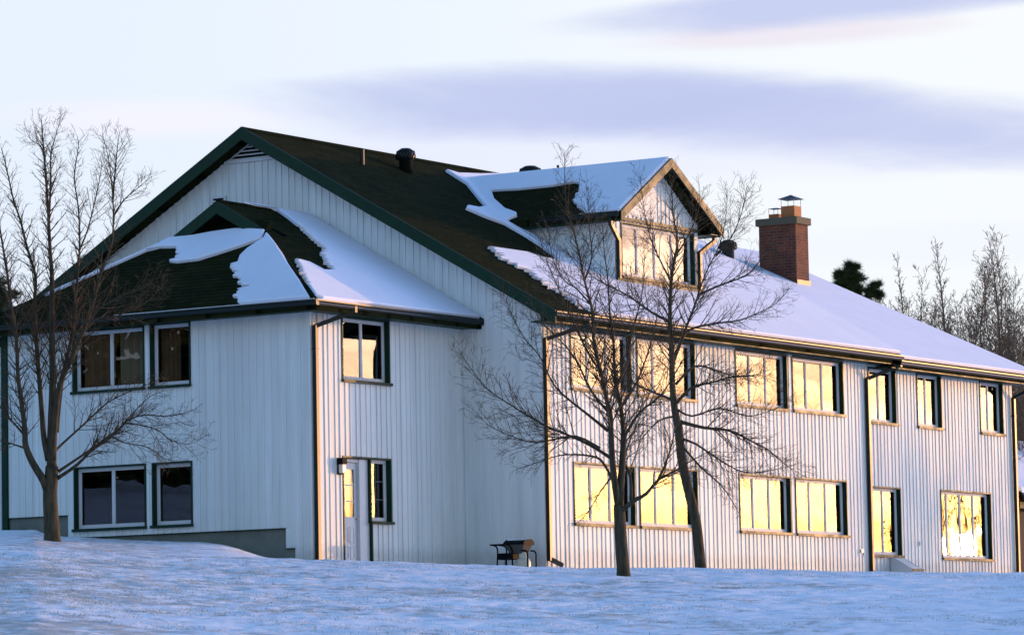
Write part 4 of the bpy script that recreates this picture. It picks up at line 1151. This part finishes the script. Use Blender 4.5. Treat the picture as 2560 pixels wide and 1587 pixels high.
# ------------------------------------------------------------------ grill, gas bottle, splash block, cover, shed, bird
def grill():
    p = on_plane(1291, 1412, (1, 0, 0), -.75); gx, gy = -.75, p.y
    gz = ground_xy(gx, gy)-.10
    g = thing('gas_grill', 'black gas barbecue with side handle against the white gable wall', 'barbecue', (gx, gy, gz))
    zt = .99                                   # top
    mb = MB()                                  # firebox, tapering down
    a = [V((-.24, -.40, .80)), V((.24, -.40, .80)), V((.24, .22, .80)), V((-.24, .22, .80))]
    b = [V((-.16, -.28, .56)), V((.16, -.28, .56)), V((.16, .12, .56)), V((-.16, .12, .56))]
    i = len(mb.v); mb.v += [tuple(q) for q in a+b]
    for k in range(4): mb.f.append((i+k, i+(k+1) % 4, i+4+(k+1) % 4, i+4+k))
    mb.f.append((i, i+1, i+2, i+3)); mb.f.append((i+7, i+6, i+5, i+4)); mb.build('firebox', M['grill_steel'], g, bevel=.01)
    mb = MB()
    prof = [(-.26, .80), (-.25, .86), (-.12, .925), (.12, .94), (.25, .87), (.26, .80)]
    mb.prism([V((x, -.43, z)) for x, z in prof], (0, .68, 0)); mb.build('lid', M['black_metal'], g, bevel=.015)
    mb = MB(); mb.prism([V((x*.8, -.40, z+.006)) for x, z in prof[1:5]], (0, .60, 0)); mb.build('snow_cap', M['roof_snow'], g, bevel=.01)
    for xs in (-1, 1):
        mb = MB(); q = [V((xs*.23, .50, -.1)), V((xs*.23, .47, .40)), V((xs*.23, .46, .66)), V((xs*.23, .50, .76)), V((xs*.23, .58, .80)), V((xs*.23, .70, .82))]
        mb.tube(spline(q, 3), .022, 8); mb.build('leg', M['black_metal'], g, smooth=True)
    for xs in (-1, 1):
        mb = MB(); q = [V((xs*.23, -.02, -.1)), V((xs*.23, -.02, .50)), V((xs*.23, -.01, .66)), V((xs*.23, .06, .77)), V((xs*.23, .2, .82))] if xs < 0 else [V((.23, -.5, -.1)), V((.23, -.5, .40)), V((.23, -.50, .54)), V((.23, -.44, .62)), V((.23, -.32, .63))]
        mb.tube(spline(q, 3), .022, 8); mb.build('leg', M['black_metal'], g, smooth=True)
    mb = MB(); mb.tube(spline([V((-.2, -.5, -.1)), V((-.2, -.5, .42)), V((-.2, -.49, .56)), V((-.2, -.42, .63)), V((-.2, -.30, .63))], 3), .024, 8); mb.build('leg', M['black_metal'], g, smooth=True)
    mb = MB(); mb.tube([V((-.23, .70, .82)), V((.23, .70, .82))], .022, 8); mb.tube([V((-.23, .2, .82)), V((-.23, .70, .82))], .018, 8); mb.build('handle', M['black_metal'], g, smooth=True)
    mb = MB(); mb.box(-.22, .22, -.02, .46, .40, .58); mb.build('shelf', M['black_metal'], g, bevel=.012)
    mb = MB(); mb.tube(spline([V((-.1, .30, .42)), V((-.12, .28, .25)), V((-.1, .12, .17)), V((-.05, -.1, .22))], 4), .012, 6); mb.build('hose', M['black_metal'], g, smooth=True)
    g.scale = (.76, .76, .76)
    t = thing('propane_tank', 'pale green propane bottle standing under the barbecue', 'gas bottle', (gx-.02, gy-.19, gz+.05))
    mb = MB(); mb.lathe([(.02, -.12), (.13, -.11), (.155, -.06), (.158, .17), (.15, .22), (.12, .265), (.07, .285), (.02, .29)], (0, 0, 0), 24); mb.build('body', M['tank_paint'], t, smooth=True)
    mb = MB(); 
    for k in range(14):
        an = .5+k*2*pi*.78/14; an2 = .5+(k+1)*2*pi*.78/14
        p = [V((cos(x)*.10, sin(x)*.10, z)) for x in (an, an2) for z in (.27, .40)]; mb.poly([p[0], p[2], p[3], p[1]])
    mb.build('collar', M['tank_paint'], t)
    mb = MB(); mb.tube([V((0, 0, .28)), V((0, 0, .36))], .022, 8); mb.tube([V((-.05, 0, .35)), V((.05, 0, .35))], .018, 8); mb.build('valve', M['steel_wire'], t)
grill()

mb = MB(); p = V((.22, -.30, 0)); z = ground_xy(.05, -.2)
mb.prism([V((-.32, -.12, z-.1)), V((.05, -.12, z-.1)), V((.05, -.12, z+.02)), V((-.10, -.12, z+.07)), V((-.30, -.12, z+.04))], (0, -.30, 0))
tag(mb.build('splash_block', M['stone'], None, bevel=.012), 'tan stone splash block half buried below the corner downspout', 'stone block')

x0, x1 = 15.68, 16.2
mb = MB(); mb.prism([V((x0, -.03, -.3)), V((x0, -.03, .44)), V((x0, -.10, .45)), V((x0, -.62, .16)), V((x0, -.62, -.3))], (x1-x0, 0, 0))
cv = mb.build('hatch_cover', M['white_trim'], None, bevel=.01); tag(cv, 'white sloping hatch cover on the ground below the narrow ground floor window', 'hatch')
mb = MB(); mb.box(x0-.015, x1+.015, -.655, -.63, .11, .165); mb.build('lip', M['green_trim'], cv)

def shed():
    s = thing('shed', 'low outbuilding with snowy roof behind the right corner of the house', 'shed', (24.7, .9, .2))
    O = V((24.7, .9, .2))
    def w_(m_, n, mt): o = m_.build(n, M[mt], None); o.data.transform(Matrix.Translation(-O)); o.parent = s; return o
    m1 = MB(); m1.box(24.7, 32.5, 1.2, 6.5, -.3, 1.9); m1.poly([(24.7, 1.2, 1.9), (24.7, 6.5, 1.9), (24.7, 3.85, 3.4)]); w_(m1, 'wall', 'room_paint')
    m1 = MB(); m1.box(24.9, 32.3, .86, 1.19, 1.95, 2.12); w_(m1, 'beam', 'green_trim')
    for x in (24.75, 28.5, 32.2):
        m1 = MB(); m1.box(x, x+.12, .9, 1.02, -.3, 1.95); w_(m1, 'post', 'green_trim')
    m1 = MB(); slope_poly(m1, [V((24.3, .5, 2.32)), V((32.9, .5, 2.32)), V((32.9, 3.85, 4.0)), V((24.3, 3.85, 4.0))], .15, uv_y); slope_poly(m1, [V((24.3, 3.85, 4.001)), V((32.9, 3.85, 4.001)), V((32.9, 7.2, 2.32)), V((24.3, 7.2, 2.32))], .15, uv_y)
    rf = w_(m1, 'roof', 'shingles')
    m1 = MB(); m1.prism([V((24.35, .52, 2.33)), V((24.35, 3.85, 4.01)), V((24.35, 3.85, 4.14)), V((24.35, .56, 2.47))], (8.5, 0, 0)); sc_ = w_(m1, 'snow_cover', 'roof_snow'); sc_.parent = rf
    m1 = MB(); m1.prism([V((24.3, .5-a, 2.19+b)) for a, b in gut_prof()], (8.6, 0, 0)); w_(m1, 'gutter', 'dark_metal')
    m1 = MB(); m1.box(26.0, 28.2, 1.15, 1.199, .1, 1.85); w_(m1, 'door', 'black_metal')
shed()

def bird():
    p = far_at(2465, 668, 96)
    mb = MB(); mb.tube([V((-.16, 0, -.02)), V((-.08, 0, 0)), V((.02, 0, .01)), V((.10, 0, .02)), V((.16, 0, .035)), V((.20, 0, .03))], [.012, .03, .05, .042, .03, .006], 8)
    b = mb.build('bird', M['black_metal'], None, smooth=True)
    for sgn in (-1, 1):
        w = MB(); q = [V((.06, sgn*.03, .03)), V((.09, sgn*.16, .10)), V((.02, sgn*.36, .15)), V((-.05, sgn*.17, .085)), V((-.06, sgn*.03, .03))]
        w.prism(q, (0, 0, .008)); w.build('wing', M['black_metal'], b)
    b.location = p; b.rotation_euler = (0, .1, YAW+.5); b.scale = (.36, .36, .36)
    tag(b, 'small dark bird flying in the pale sky above the bare trees', 'bird')
bird()

# ------------------------------------------------------------------ grass poking through the snow
def build_grass():
    r = random.Random(77); vs = []; fs = []
    def blade(p, h, lean, an, wd):
        i = len(vs); dx, dy = cos(an), sin(an); ox, oy = -dy*wd, dx*wd
        q = (p[0]+dx*lean, p[1]+dy*lean, p[2]+h)
        vs.extend([(p[0]-ox, p[1]-oy, p[2]-.015), (p[0]+ox, p[1]+oy, p[2]-.015), q]); fs.append((i, i+1, i+2))
    n = 0
    for k in range(60000):
        d = sqrt(r.uniform(38**2, 71**2)); a = r.uniform(-.137, .137)
        P = HF*(d*cos(a)) + HR*(d*sin(a)) + CAM
        dens = noise.fractal(V((P.x*.8, P.y*.8, 3.3)), 1.0, 2.0, 5) + .5*noise.noise(V((P.x*.16, P.y*.16, 9)))
        left = -a/.137
        near = (71-d)/33
        if dens < .24-.24*left-.22*near+r.uniform(-.1, .1): continue
        z = ground_z(a, d)
        for j in range(r.randint(2, 5)):
            bx, by = P.x+r.gauss(0, .06), P.y+r.gauss(0, .06)
            blade((bx, by, z), r.uniform(.004, .022), r.uniform(.02, .09), r.uniform(0, 6.28), r.uniform(.002, .005))
    me = bpy.data.meshes.new('grass'); me.from_pydata(vs, [], fs); me.materials.append(M['dead_grass'])
    o = bpy.data.objects.new('grass', me); COL.objects.link(o); tag(o, 'dead grass poking through the thin snow', 'grass', None, 'stuff')
    print('grass', len(fs))
build_grass()
